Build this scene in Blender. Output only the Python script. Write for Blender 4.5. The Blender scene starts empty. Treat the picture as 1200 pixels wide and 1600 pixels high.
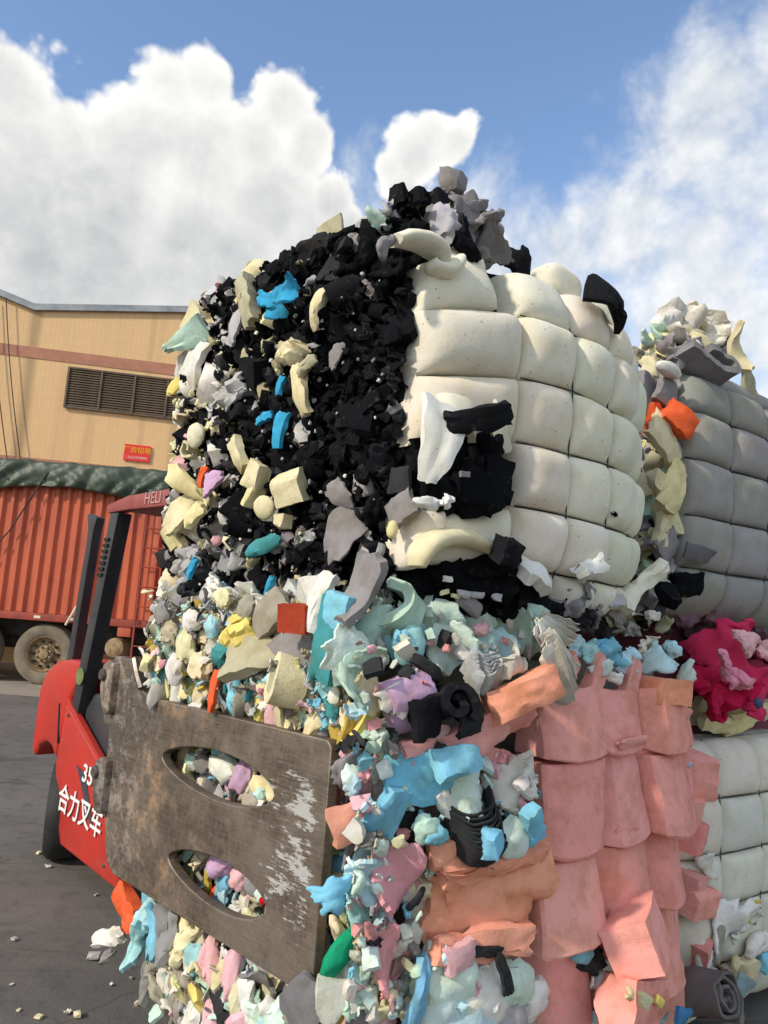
import bpy, bmesh, math, random
import numpy as np
from mathutils import Vector, Matrix, Euler, noise as mn

rad = math.radians
scene = bpy.context.scene
COL = scene.collection

# ------------------------------------------------------------------ camera
CAM_H, PITCH, ROLL, FPX = 1.6, rad(7.7), rad(4.2), 1200.0
cam_data = bpy.data.cameras.new('camera')
cam_data.sensor_fit = 'VERTICAL'; cam_data.sensor_height = 36.0; cam_data.lens = 36.0 * FPX / 1600.0
cam_data.clip_start = 0.05; cam_data.clip_end = 4000
cam = bpy.data.objects.new('camera', cam_data); COL.objects.link(cam)
CROT = Matrix.Rotation(math.pi/2 + PITCH, 3, 'X') @ Matrix.Rotation(ROLL, 3, 'Z')
cam.location = (0, 0, CAM_H); cam.rotation_euler = CROT.to_euler()
scene.camera = cam
def ray(px, py):
    return CROT @ Vector(((px-600)/FPX, -(py-800)/FPX, -1.0))

# ------------------------------------------------------------------ sun, exposure
SUN_AZ = Vector((-0.78, -0.63)).normalized()      # horizontal direction towards the sun
SUN_EL = rad(33)
sd = bpy.data.lights.new('sun', 'SUN'); sd.energy = 2.1; sd.angle = rad(3.0); sd.color = (1.0, 0.89, 0.74)
sun = bpy.data.objects.new('sun', sd); COL.objects.link(sun)
to_sun = Vector((SUN_AZ.x*math.cos(SUN_EL), SUN_AZ.y*math.cos(SUN_EL), math.sin(SUN_EL)))
sun.rotation_euler = (-to_sun).to_track_quat('-Z', 'Y').to_euler()
vs = scene.view_settings
vs.view_transform = 'Standard'; vs.look = 'None'; vs.exposure = 0.60; vs.gamma = 1.0; vs.use_curve_mapping = False

# ------------------------------------------------------------------ world: blue sky with cumulus
world = bpy.data.worlds.new('World'); scene.world = world; world.use_nodes = True
world.cycles.sampling_method = 'MANUAL'; world.cycles.sample_map_resolution = 256
NT = world.node_tree; NT.nodes.clear()
def mk(nt, typ, **kw):
    n = nt.nodes.new(typ)
    for k, v in kw.items(): setattr(n, k, v)
    return n
def mth(nt, op, a, b=None, c=None, clamp=False):
    n = nt.nodes.new('ShaderNodeMath'); n.operation = op; n.use_clamp = clamp
    for i, v in enumerate((a, b, c)):
        if v is None: continue
        if hasattr(v, 'is_linked'): nt.links.new(v, n.inputs[i])
        else: n.inputs[i].default_value = v
    return n.outputs[0]
def vmth(nt, op, a, b=None, scale=None):
    n = nt.nodes.new('ShaderNodeVectorMath'); n.operation = op
    for i, v in enumerate((a, b)):
        if v is None: continue
        if hasattr(v, 'is_linked'): nt.links.new(v, n.inputs[i])
        else: n.inputs[i].default_value = v
    if scale is not None: n.inputs['Scale'].default_value = scale
    return n.outputs['Value'] if op in ('DISTANCE', 'LENGTH', 'DOT_PRODUCT') else n.outputs['Vector']
def sstep(nt, v, lo, hi):
    n = nt.nodes.new('ShaderNodeMapRange'); n.interpolation_type = 'SMOOTHSTEP'
    nt.links.new(v, n.inputs['Value']); n.inputs['From Min'].default_value = lo; n.inputs['From Max'].default_value = hi
    return n.outputs['Result']
def mixc(nt, fac, a, b, blend='MIX'):
    n = nt.nodes.new('ShaderNodeMix'); n.data_type = 'RGBA'; n.blend_type = blend; n.clamp_factor = True
    for i, v in ((0, fac), (6, a), (7, b)):
        if hasattr(v, 'is_linked'): nt.links.new(v, n.inputs[i])
        elif i == 0: n.inputs[0].default_value = v
        else: n.inputs[i].default_value = (*v[:3], 1)
    return n.outputs[2]

HARD = [(20,150,85),(-50,200,150),(110,215,70),(60,300,170),(262,140,62),(312,130,52),(225,215,85),(180,215,60),(325,240,110),(390,230,80),
        (438,165,66),(478,225,58),(420,310,120),(512,315,55),(545,350,40),(330,420,190),(120,430,230),(170,300,130),(480,390,110),(20,240,110),
        (648,240,52),(698,222,46),(630,282,42),(668,205,40),(615,262,30)]
SOFT = [(1140,140,105),(1085,220,110),(1210,270,190),(1000,370,130),(890,390,90),(1120,440,220),
        (1260,60,110),(760,440,170),(1250,520,200),(600,470,200)]
def cloud_nodes(nt, V, extra):
    nw = mk(nt, 'ShaderNodeTexNoise'); nw.inputs['Scale'].default_value = 7; nw.inputs['Detail'].default_value = 1
    nt.links.new(V, nw.inputs['Vector'])
    VW = vmth(nt, 'ADD', V, vmth(nt, 'SCALE', vmth(nt, 'SUBTRACT', nw.outputs['Color'], (0.5, 0.5, 0.5)), scale=0.05))
    def relief(off):
        vv = vmth(nt, 'ADD', VW, off) if off else VW
        vo = mk(nt, 'ShaderNodeTexVoronoi'); vo.feature = 'F1'; vo.inputs['Scale'].default_value = 17
        vo.inputs['Detail'].default_value = 2.0; vo.inputs['Roughness'].default_value = 0.5; vo.inputs['Lacunarity'].default_value = 2.6
        nt.links.new(vv, vo.inputs['Vector'])
        nf = mk(nt, 'ShaderNodeTexNoise'); nf.inputs['Scale'].default_value = 11; nf.inputs['Detail'].default_value = 6; nf.inputs['Roughness'].default_value = 0.6
        nt.links.new(vv, nf.inputs['Vector'])
        return mth(nt, 'SUBTRACT', 0.66, vo.outputs['Distance']), mth(nt, 'SUBTRACT', nf.outputs['Fac'], 0.5)
    bil, fb = relief(None); bil2, fb2 = relief(extra)
    # the sky beyond the picture: the same kinds of cloud from a broad noise
    nb = mk(nt, 'ShaderNodeTexNoise'); nb.inputs['Scale'].default_value = 2.4; nb.inputs['Detail'].default_value = 1
    nt.links.new(V, nb.inputs['Vector'])
    broad = mth(nt, 'MULTIPLY', mth(nt, 'SUBTRACT', nb.outputs['Fac'], 0.49), 5.0)
    outw = sstep(nt, vmth(nt, 'DISTANCE', V, tuple(ray(600, 500).normalized())), 0.62, 0.85)
    def blobs(lst, sm, k):
        cur = None
        for x, y, r in lst:
            d = mth(nt, 'MULTIPLY_ADD', vmth(nt, 'DISTANCE', VW, tuple(ray(x, y).normalized())), -1.0/(r/FPX*0.95), 1.0)
            cur = d if cur is None else mth(nt, 'SMOOTH_MAX', cur, d, sm)
        d = mth(nt, 'MAXIMUM', cur, -1.0)
        return mth(nt, 'ADD', mth(nt, 'MULTIPLY', d, mth(nt, 'SUBTRACT', 1.0, outw)), mth(nt, 'MULTIPLY', mth(nt, 'ADD', broad, k), outw))
    hard0 = blobs(HARD, 0.15, 0.0)
    rough_ = mth(nt, 'MULTIPLY_ADD', sstep(nt, hard0, 0.10, 0.45), -0.6, 1.0)      # billows show at the rim, the body is smooth
    hard = mth(nt, 'ADD', hard0, mth(nt, 'MULTIPLY', rough_, mth(nt, 'ADD', mth(nt, 'MULTIPLY', bil, 0.62), mth(nt, 'MULTIPLY', fb, 0.45))))
    soft = mth(nt, 'ADD', blobs(SOFT, 0.3, -0.3), mth(nt, 'ADD', mth(nt, 'MULTIPLY', fb, 1.8), mth(nt, 'MULTIPLY', bil, 0.3)))
    rel = mth(nt, 'ADD', mth(nt, 'MULTIPLY', mth(nt, 'SUBTRACT', bil, bil2), 1.0), mth(nt, 'MULTIPLY', mth(nt, 'SUBTRACT', fb, fb2), 1.2))
    return hard0, hard, soft, rel

tc = mk(NT, 'ShaderNodeTexCoord')
DIRV = vmth(NT, 'NORMALIZE', tc.outputs['Generated'])
hard0, hard, soft, rel = cloud_nodes(NT, DIRV, (-0.020, -0.004, 0.024))
sky = mk(NT, 'ShaderNodeTexSky'); sky.sky_type = 'NISHITA'; sky.sun_disc = False
sky.sun_elevation = SUN_EL; sky.sun_rotation = math.atan2(SUN_AZ.x, SUN_AZ.y)
sky.air_density = 1.05; sky.dust_density = 0.6; sky.ozone_density = 2.2
SKY_K = 0.15
skyc = mixc(NT, 1.0, sky.outputs[0], (SKY_K, SKY_K, SKY_K*1.02), 'MULTIPLY')
sepz = mk(NT, 'ShaderNodeSeparateXYZ'); NT.links.new(DIRV, sepz.inputs[0])
low = sstep(NT, sepz.outputs[2], 0.62, 0.36)          # cloud bases are greyer than their tops
deep = sstep(NT, mth(NT, 'ADD', mth(NT, 'MULTIPLY', hard0, 0.75), mth(NT, 'MULTIPLY', hard, 0.25)), 0.0, 0.8)
lit_h = mth(NT, 'ADD', mth(NT, 'MULTIPLY', rel, 0.26), mth(NT, 'MULTIPLY_ADD', mth(NT, 'MULTIPLY_ADD', low, 0.65, 0.35), mth(NT, 'MULTIPLY', deep, -0.80), 0.94), clamp=True)
hcol = mixc(NT, lit_h, (0.37, 0.385, 0.395), (0.74, 0.73, 0.70))
lit_s = mth(NT, 'MULTIPLY_ADD', rel, 0.45, 0.55, clamp=True)
scol = mixc(NT, lit_s, (0.38, 0.42, 0.47), (0.72, 0.715, 0.70))
m_s = mth(NT, 'MULTIPLY', sstep(NT, soft, -0.25, 0.8), 0.93)
m_h = sstep(NT, hard, -0.08, 0.27)
c1 = mixc(NT, m_s, skyc, scol)
c2 = mixc(NT, m_h, c1, hcol)
bgn = mk(NT, 'ShaderNodeBackground'); bgn.inputs['Strength'].default_value = 1.0
NT.links.new(c2, bgn.inputs['Color'])
wo = mk(NT, 'ShaderNodeOutputWorld'); NT.links.new(bgn.outputs[0], wo.inputs['Surface'])
scene.cycles.max_bounces = 4; scene.cycles.diffuse_bounces = 3; scene.cycles.glossy_bounces = 2

# ------------------------------------------------------------------ helpers
def lin(h):
    h = h.lstrip('#'); out = []
    for i in (0, 2, 4):
        c = int(h[i:i+2], 16)/255.0
        out.append(c/12.92 if c <= 0.04045 else ((c+0.055)/1.055)**2.4)
    return tuple(out)
C = {k: lin(v) for k, v in dict(
    cream='dfd5b0', paleyellow='e9dfae', white='e6e6e0', ivory='e5e1ce', offwhite='dedcd4', black='141519', soot='1f2024', charcoal='37383b', gray='8d898a',
    lightgray='b6b6b8', taupe='a39d8f', khaki='b5b096', blue='3fa3cf', sky='86c8e2', aqua='a5d6da', teal='4a949a', mint='bcd9ca', palemint='d3e6dc', pink='e6a3a8',
    salmon='eca28c', palepink='e9b9c0', yellow='e6d67e', ochre='c9ad58', orange='e8673e', brick='a6442f', mauve='86666f', green='2f9a78', magenta='d63a66',
    lilac='c7a4c4', greyface='8a8789', paleblue='bcdde6', dust='cfccc2').items()}

def new_mat(name, base=None, rough=0.8, metal=0.0):
    m = bpy.data.materials.new(name); m.use_nodes = True
    b = m.node_tree.nodes['Principled BSDF']
    if base is not None: b.inputs['Base Color'].default_value = (*base, 1)
    b.inputs['Roughness'].default_value = rough; b.inputs['Metallic'].default_value = metal
    return m, m.node_tree, b
def pos(nt): return mk(nt, 'ShaderNodeNewGeometry').outputs['Position']
def objco(nt): return mk(nt, 'ShaderNodeTexCoord').outputs['Object']
def noise_n(nt, vec, scale, detail=3, rough=0.55, dist=0.0):
    n = mk(nt, 'ShaderNodeTexNoise'); n.inputs['Scale'].default_value = scale; n.inputs['Detail'].default_value = detail
    n.inputs['Roughness'].default_value = rough; n.inputs['Distortion'].default_value = dist
    nt.links.new(vec, n.inputs['Vector']); return n.outputs['Fac']
def mapping(nt, vec, scale=(1,1,1), rot=(0,0,0), loc=(0,0,0)):
    n = mk(nt, 'ShaderNodeMapping'); nt.links.new(vec, n.inputs['Vector'])
    n.inputs['Scale'].default_value = scale; n.inputs['Rotation'].default_value = rot; n.inputs['Location'].default_value = loc
    return n.outputs[0]
def bump(nt, bsdf, h, strength, dist, normal=None):
    n = mk(nt, 'ShaderNodeBump'); n.inputs['Strength'].default_value = strength; n.inputs['Distance'].default_value = dist
    nt.links.new(h, n.inputs['Height'])
    if normal is not None: nt.links.new(normal, n.inputs['Normal'])
    nt.links.new(n.outputs[0], bsdf.inputs['Normal']); return n.outputs[0]

def foam_material(name, tint_attr=None, face=False):
    m, nt, b = new_mat(name, rough=0.92)
    P = pos(nt)
    if tint_attr:
        at = mk(nt, 'ShaderNodeAttribute'); at.attribute_name = tint_attr; colr = at.outputs['Color']
    else:
        colr = mk(nt, 'ShaderNodeObjectInfo').outputs['Color']
    n1 = noise_n(nt, P, 11, 3, 0.65)
    c = mixc(nt, sstep(nt, n1, 0.38, 0.7), colr, mixc(nt, 1.0, colr, (0.92, 0.90, 0.83) if face else (0.80, 0.76, 0.66), 'MULTIPLY'))
    dirt = sstep(nt, noise_n(nt, P, 30, 4, 0.75), 0.57, 0.74)
    c = mixc(nt, mth(nt, 'MULTIPLY', dirt, 0.12 if face else 0.30), c, (0.17, 0.15, 0.12))
    v = mk(nt, 'ShaderNodeTexVoronoi'); v.inputs['Scale'].default_value = 42 if face else 75; nt.links.new(P, v.inputs['Vector'])
    if face:   # small pits and specks of the moulded skin
        pit = mth(nt, 'MULTIPLY', sstep(nt, v.outputs['Distance'], 0.16, 0.05), sstep(nt, noise_n(nt, P, 13, 2), 0.5, 0.58))
        c = mixc(nt, mth(nt, 'MULTIPLY', pit, 0.75), c, (0.09, 0.08, 0.06))
    nt.links.new(c, b.inputs['Base Color'])
    b.inputs['Specular IOR Level'].default_value = 0.08; b.inputs['Roughness'].default_value = 0.96
    h = noise_n(nt, P, 55 if not face else 40, 4, 0.78)
    bump(nt, b, h, 0.45 if not face else 0.35, 0.007 if not face else 0.005)
    return m
FOAM = foam_material('foam'); FOAM_FACE = foam_material('moulded_foam', face=True); FOAM_MIX = foam_material('mixed_foam', 'tint')

def link(o, parent=None):
    COL.objects.link(o)
    if parent is not None: o.parent = parent
    return o
def tag(o, label=None, cat=None, group=None, kind=None):
    if label: o['label'] = label
    if cat: o['category'] = cat
    if group: o['group'] = group
    if kind: o['kind'] = kind
    return o
def empty(name, loc=(0,0,0), rz=0.0):
    o = bpy.data.objects.new(name, None); o.empty_display_size = 0.2; COL.objects.link(o)
    o.location = loc; o.rotation_euler = (0, 0, rz); return o
def mesh_from(name, verts, faces, smooth=None):
    me = bpy.data.meshes.new(name); me.from_pydata([tuple(map(float, v)) for v in verts], [], faces); me.update()
    if smooth is not None:
        me.shade_smooth()
        if smooth < 180: me.set_sharp_from_angle(angle=rad(smooth))
    return me
def add(name, me, mat=None, parent=None, color=None, loc=None, rot=None):
    o = bpy.data.objects.new(name, me)
    if mat is not None and len(me.materials) == 0: me.materials.append(mat)
    if color is not None: o.color = (*color, 1)
    if loc is not None: o.location = loc
    if rot is not None: o.rotation_euler = rot
    return link(o, parent)

class MB:
    """collects simple solids into one mesh"""
    def __init__(s): s.v = []; s.f = []
    def box(s, x0, x1, y0, y1, z0, z1, M=None):
        b = len(s.v)
        pts = [(x,y,z) for x in (x0,x1) for y in (y0,y1) for z in (z0,z1)]
        if M is not None: pts = [tuple(M @ Vector(p)) for p in pts]
        s.v += pts
        s.f += [tuple(b+i for i in q) for q in ((0,1,3,2),(4,6,7,5),(0,4,5,1),(2,3,7,6),(0,2,6,4),(1,5,7,3))]
        return s
    def prism(s, poly, y0, y1):   # poly in (x,z), extruded along y
        b = len(s.v); n = len(poly)
        s.v += [(x,y0,z) for x,z in poly] + [(x,y1,z) for x,z in poly]
        s.f.append(tuple(b+i for i in range(n))); s.f.append(tuple(b+n+i for i in reversed(range(n))))
        for i in range(n): j = (i+1) % n; s.f.append((b+j, b+i, b+n+i, b+n+j))
        return s
    def tube(s, pts, r, n=8, closed=False):
        pts = [Vector(p) for p in pts]; b = len(s.v); m = len(pts)
        for i, p in enumerate(pts):
            t = (pts[min(i+1, m-1)] - pts[max(i-1, 0)]).normalized()
            a = t.cross(Vector((0.31, 0.2, 0.93)))
            if a.length < 1e-3: a = t.cross(Vector((1,0,0)))
            a.normalize(); c = t.cross(a); rr = r[i] if isinstance(r, (list, tuple)) else r
            for k in range(n):
                g = 2*math.pi*k/n; s.v.append(tuple(p + a*math.cos(g)*rr + c*math.sin(g)*rr))
        for i in range(m-1):
            for k in range(n):
                k2 = (k+1) % n; s.f.append((b+i*n+k, b+i*n+k2, b+(i+1)*n+k2, b+(i+1)*n+k))
        s.f.append(tuple(b+k for k in reversed(range(n)))); s.f.append(tuple(b+(m-1)*n+k for k in range(n)))
        return s
    def lathe(s, prof, axis_pt, n=28, axis='y'):   # prof: (radius, offset along axis)
        b = len(s.v); m = len(prof); ax, ay, az = axis_pt
        for r, h in prof:
            for k in range(n):
                g = 2*math.pi*k/n; s.v.append((ax + r*math.cos(g), ay + h, az + r*math.sin(g)))
        for i in range(m-1):
            for k in range(n):
                k2 = (k+1) % n; s.f.append((b+i*n+k, b+i*n+k2, b+(i+1)*n+k2, b+(i+1)*n+k))
        return s
    def build(s, name, mat, parent=None, bevel=0.0, smooth=None, seg=2):
        me = mesh_from(name, s.v, s.f)
        bm = bmesh.new(); bm.from_mesh(me)
        bmesh.ops.recalc_face_normals(bm, faces=bm.faces)
        if bevel > 0:
            es = [e for e in bm.edges if len(e.link_faces) == 2 and e.calc_face_angle(0) > rad(25)]
            bmesh.ops.bevel(bm, geom=es, offset=bevel, segments=seg, profile=0.6, affect='EDGES', clamp_overlap=True)
        bm.to_mesh(me); bm.free()
        if smooth is not None or bevel > 0:
            me.shade_smooth(); me.set_sharp_from_angle(angle=rad(smooth or 35))
        return add(name, me, mat, parent)

# ------------------------------------------------------------------ plain materials
def m_ground():
    m, nt, b = new_mat('yard_concrete', rough=0.85); P = pos(nt)
    n1 = noise_n(nt, P, 0.6, 5, 0.6); n2 = noise_n(nt, P, 7, 6, 0.7); n3 = noise_n(nt, P, 45, 4, 0.7)
    c = mixc(nt, sstep(nt, n1, 0.3, 0.7), (0.098, 0.092, 0.084), (0.150, 0.137, 0.120))
    c = mixc(nt, mth(nt, 'MULTIPLY', sstep(nt, n2, 0.45, 0.75), 0.6), c, (0.05, 0.047, 0.045))
    c = mixc(nt, mth(nt, 'MULTIPLY', sstep(nt, n3, 0.6, 0.72), 0.5), c, (0.24, 0.22, 0.19))
    drag = noise_n(nt, mapping(nt, P, (1.2, 16, 1), (0, 0, rad(-50))), 1.0, 5, 0.6)     # tyre scuffs
    c = mixc(nt, mth(nt, 'MULTIPLY', sstep(nt, drag, 0.55, 0.7), 0.45), c, (0.045, 0.043, 0.042))
    vc = mk(nt, 'ShaderNodeTexVoronoi'); vc.feature = 'DISTANCE_TO_EDGE'; vc.inputs['Scale'].default_value = 0.75
    nt.links.new(vmth(nt, 'ADD', P, vmth(nt, 'SCALE', mk_noise_col(nt, P, 3.0), scale=0.35)), vc.inputs['Vector'])
    c = mixc(nt, mth(nt, 'MULTIPLY', sstep(nt, vc.outputs['Distance'], 0.008, 0.001), 0.35), c, (0.03, 0.028, 0.026))
    oil = sstep(nt, noise_n(nt, P, 1.9, 3, 0.5), 0.60, 0.68)
    c = mixc(nt, mth(nt, 'MULTIPLY', oil, 0.45), c, (0.04, 0.038, 0.036))
    nt.links.new(c, b.inputs['Base Color']); bump(nt, b, mth(nt, 'ADD', n2, n3), 0.4, 0.01); return m
def mk_noise_col(nt, P, s):
    n = mk(nt, 'ShaderNodeTexNoise'); n.inputs['Scale'].default_value = s; nt.links.new(P, n.inputs['Vector']); return n.outputs['Color']
def m_strip():
    m, nt, b = new_mat('pale_concrete', rough=0.9); P = pos(nt)
    c = mixc(nt, noise_n(nt, P, 1.3, 6, 0.65), (0.20, 0.175, 0.14), (0.34, 0.30, 0.24))
    nt.links.new(c, b.inputs['Base Color']); return m
def m_wall():
    m, nt, b = new_mat('mosaic_tile_wall', rough=0.75); P = objco(nt)
    bk = mk(nt, 'ShaderNodeTexBrick'); bk.offset = 0.0
    nt.links.new(mapping(nt, P, (1, 1, 1), (rad(90), 0, 0)), bk.inputs['Vector'])
    bk.inputs['Color1'].default_value = (0.73, 0.485, 0.245, 1); bk.inputs['Color2'].default_value = (0.70, 0.465, 0.23, 1); bk.inputs['Mortar'].default_value = (0.66, 0.44, 0.22, 1)
    bk.inputs['Scale'].default_value = 1.0; bk.inputs['Brick Width'].default_value = 0.10; bk.inputs['Row Height'].default_value = 0.22; bk.inputs['Mortar Size'].default_value = 0.008
    streak = noise_n(nt, mapping(nt, P, (2.2, 2.2, 0.12)), 1.0, 6, 0.65)
    c = mixc(nt, mth(nt, 'MULTIPLY', sstep(nt, streak, 0.48, 0.8), 0.5), bk.outputs[0], (0.38, 0.26, 0.13))
    sx = mk(nt, 'ShaderNodeSeparateXYZ'); nt.links.new(P, sx.inputs[0])
    for x0, w, k in ((0.05, 0.22, 0.55), (3.36, 0.16, 0.4), (2.65, 0.12, 0.25)):       # water stains below the roof valley and the window end
        d = mth(nt, 'ABSOLUTE', mth(nt, 'SUBTRACT', sx.outputs[0], x0))
        st = mth(nt, 'MULTIPLY', sstep(nt, d, w, 0.0), mth(nt, 'MULTIPLY', streak, k*1.8))
        c = mixc(nt, st, c, (0.13, 0.09, 0.05))
    nt.links.new(c, b.inputs['Base Color']); return m
def m_noisy(name, c0, c1, scale=6, rough=0.5, metal=0.0, stretch=(1,1,1), bmp=0.0, detail=5):
    m, nt, b = new_mat(name, rough=rough, metal=metal); P = objco(nt)
    n = noise_n(nt, mapping(nt, P, stretch), scale, detail, 0.62)
    nt.links.new(mixc(nt, sstep(nt, n, 0.3, 0.72), c0, c1), b.inputs['Base Color'])
    if bmp: bump(nt, b, n, 0.4, bmp)
    return m
M_BAND = m_noisy('pink_tile_band', (0.46, 0.21, 0.13), (0.36, 0.16, 0.10), 5, 0.75)
M_CAP = m_noisy('roof_flashing', (0.20, 0.22, 0.24), (0.34, 0.36, 0.37), 3, 0.5, 0.3)
M_LOUVER = m_noisy('louver_metal', (0.085, 0.062, 0.038), (0.14, 0.10, 0.06), 4, 0.6)
M_DARK, _, _ = new_mat('dark_interior', (0.012, 0.011, 0.010), 0.9)
M_TRUCK = m_noisy('container_paint', (0.54, 0.115, 0.045), (0.38, 0.075, 0.035), 2.5, 0.55, 0.0, (1, 1, 0.35))
M_TRUCKRAIL = m_noisy('container_rail_paint', (0.36, 0.055, 0.03), (0.22, 0.045, 0.03), 5, 0.6)
M_CAB = m_noisy('cab_paint', (0.52, 0.014, 0.014), (0.42, 0.012, 0.012), 3, 0.3)
M_CHASSIS = m_noisy('chassis_black', (0.018, 0.016, 0.014), (0.05, 0.042, 0.034), 6, 0.8)
M_TYRE_D = m_noisy('dusty_tyre', (0.14, 0.115, 0.085), (0.22, 0.18, 0.13), 5, 0.95)
M_RIM = m_noisy('rusty_rim', (0.36, 0.25, 0.13), (0.16, 0.09, 0.045), 9, 0.7)
M_TYRE = m_noisy('black_tyre', (0.012, 0.012, 0.012), (0.03, 0.029, 0.028), 8, 0.75)
M_TARP = m_noisy('green_tarpaulin', (0.025, 0.042, 0.026), (0.055, 0.075, 0.05), 3, 0.5, 0.0, (1,1,1), 0.0)
M_FRED = m_noisy('forklift_red', (0.50, 0.032, 0.020), (0.40, 0.032, 0.022), 3.5, 0.42)
_nt = M_FRED.node_tree; _b = _nt.nodes['Principled BSDF']; _src = _b.inputs['Base Color'].links[0].from_socket; _P = objco(_nt)
_d = sstep(_nt, noise_n(_nt, mapping(_nt, _P, (5, 5, 9)), 1.0, 7, 0.75), 0.54, 0.74)
_c = mixc(_nt, mth(_nt, 'MULTIPLY', _d, 0.45), _src, (0.20, 0.12, 0.09))
_s = sstep(_nt, noise_n(_nt, mapping(_nt, _P, (7, 7, 60), (0, rad(20), 0)), 1.0, 5, 0.7), 0.66, 0.70)
_nt.links.new(mixc(_nt, mth(_nt, 'MULTIPLY', _s, 0.5), _c, (0.45, 0.22, 0.19)), _b.inputs['Base Color'])
_nt.links.new(mth(_nt, 'MULTIPLY_ADD', _d, 0.35, 0.36), _b.inputs['Roughness'])
M_GUARD = m_noisy('dusty_guard_red', (0.26, 0.05, 0.042), (0.32, 0.11, 0.095), 5, 0.6)
M_FADED, _, _ = new_mat('faded_lettering', (0.50, 0.27, 0.25), 0.7)
M_FDARK = m_noisy('forklift_dark_plastic', (0.035, 0.037, 0.042), (0.055, 0.058, 0.064), 4, 0.35)
M_POST = m_noisy('guard_post_paint', (0.025, 0.024, 0.028), (0.045, 0.042, 0.046), 6, 0.5)
M_STEEL = m_noisy('worn_steel', (0.30, 0.28, 0.25), (0.10, 0.075, 0.055), 14, 0.45, 0.8)
M_WIRE, _, _ = new_mat('baling_wire', (0.03, 0.028, 0.025), 0.5, 0.6)
M_WHITE, _, _ = new_mat('white_lettering', (0.78, 0.78, 0.76), 0.6)
M_SIGNR, _, _ = new_mat('sign_red', (0.72, 0.028, 0.02), 0.6)
M_SIGNY, _, _ = new_mat('sign_yellow', (0.85, 0.48, 0.02), 0.6)
M_SIGNP, _, _ = new_mat('sign_pale', (0.85, 0.55, 0.50), 0.6)
M_DECAL, _, _ = new_mat('decal_charcoal', (0.05, 0.045, 0.06), 0.5)
M_REFL, _, _ = new_mat('reflector_pale', (0.7, 0.62, 0.5), 0.4)
def m_plate():
    m, nt, b = new_mat('scraped_clamp_steel', rough=0.42, metal=0.6); P = objco(nt)
    sc = noise_n(nt, mapping(nt, P, (9, 1, 120), (0, rad(9), 0)), 1.0, 6, 0.8)          # fine scrapes along the arm
    sc2 = noise_n(nt, mapping(nt, P, (60, 1, 26), (0, rad(-38), 0)), 1.0, 5, 0.8)        # and across it
    cloud = noise_n(nt, P, 4.5, 5, 0.65); blot = noise_n(nt, P, 14, 6, 0.75)
    c = mixc(nt, sstep(nt, mth(nt, 'MULTIPLY_ADD', sc2, 0.5, mth(nt, 'MULTIPLY', sc, 0.5)), 0.38, 0.62), (0.100, 0.077, 0.057), (0.205, 0.163, 0.122))
    c = mixc(nt, mth(nt, 'MULTIPLY', sstep(nt, cloud, 0.4, 0.65), 0.6), c, (0.29, 0.25, 0.205))
    sx = mk(nt, 'ShaderNodeSeparateXYZ'); nt.links.new(P, sx.inputs[0])
    left = sstep(nt, sx.outputs[0], -0.40, -0.80)
    rmask = mth(nt, 'MULTIPLY', mth(nt, 'MULTIPLY', sstep(nt, blot, 0.45, 0.62), sstep(nt, cloud, 0.42, 0.6)), mth(nt, 'MULTIPLY_ADD', left, 0.65, 0.1))
    c = mixc(nt, mth(nt, 'MULTIPLY', rmask, 1.3, clamp=True), c, (0.38, 0.22, 0.115))
    gl = mth(nt, 'MULTIPLY', sstep(nt, blot, 0.50, 0.58), sstep(nt, sx.outputs[0], -0.85, -1.15))
    c = mixc(nt, mth(nt, 'MULTIPLY', gl, 0.65), c, (0.36, 0.35, 0.33))
    # pale paint left near the tip of the arm, scraped off in patches
    right = mth(nt, 'MULTIPLY', sstep(nt, sx.outputs[0], -0.36, -0.20), sstep(nt, sx.outputs[0], -0.075, -0.12))
    right = mth(nt, 'MULTIPLY', right, mth(nt, 'MULTIPLY', sstep(nt, sx.outputs[2], 0.70, 0.90), sstep(nt, sx.outputs[2], 1.22, 1.12)))
    pm = mth(nt, 'ADD', mth(nt, 'MULTIPLY', noise_n(nt, mapping(nt, P, (8, 1, 20), (0, rad(9), 0)), 1.0, 8, 0.75), 0.7), mth(nt, 'MULTIPLY', sc, 0.3))
    paint = mth(nt, 'MULTIPLY', sstep(nt, mth(nt, 'MULTIPLY_ADD', right, 0.10, pm), 0.60, 0.63), sstep(nt, right, 0.02, 0.15))
    c = mixc(nt, mth(nt, 'MULTIPLY', paint, 0.85), c, (0.46, 0.46, 0.44))
    nt.links.new(c, b.inputs['Base Color'])
    nt.links.new(mth(nt, 'MULTIPLY_ADD', mth(nt, 'MAXIMUM', paint, rmask), -0.5, 0.55), b.inputs['Metallic'])
    nt.links.new(mth(nt, 'MULTIPLY_ADD', sc, 0.35, 0.28), b.inputs['Roughness'])
    bump(nt, b, mth(nt, 'ADD', sc, mth(nt, 'MULTIPLY', sc2, 0.7)), 0.35, 0.004); return m
M_PLATE = m_plate()

def text_mesh(body, size, extrude=0.004):
    cu = bpy.data.curves.new('lettering', 'FONT'); cu.body = body; cu.size = size; cu.extrude = extrude; cu.offset = size*0.012 if size > 0.1 and len(body) < 4 or size > 0.16 else 0.0; cu.align_x = 'CENTER'; cu.align_y = 'CENTER'
    o = bpy.data.objects.new('lettering', cu); COL.objects.link(o)
    dg = bpy.context.evaluated_depsgraph_get(); me = bpy.data.meshes.new_from_object(o.evaluated_get(dg))
    bpy.data.objects.remove(o); bpy.data.curves.remove(cu); me.materials.clear(); return me

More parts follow.
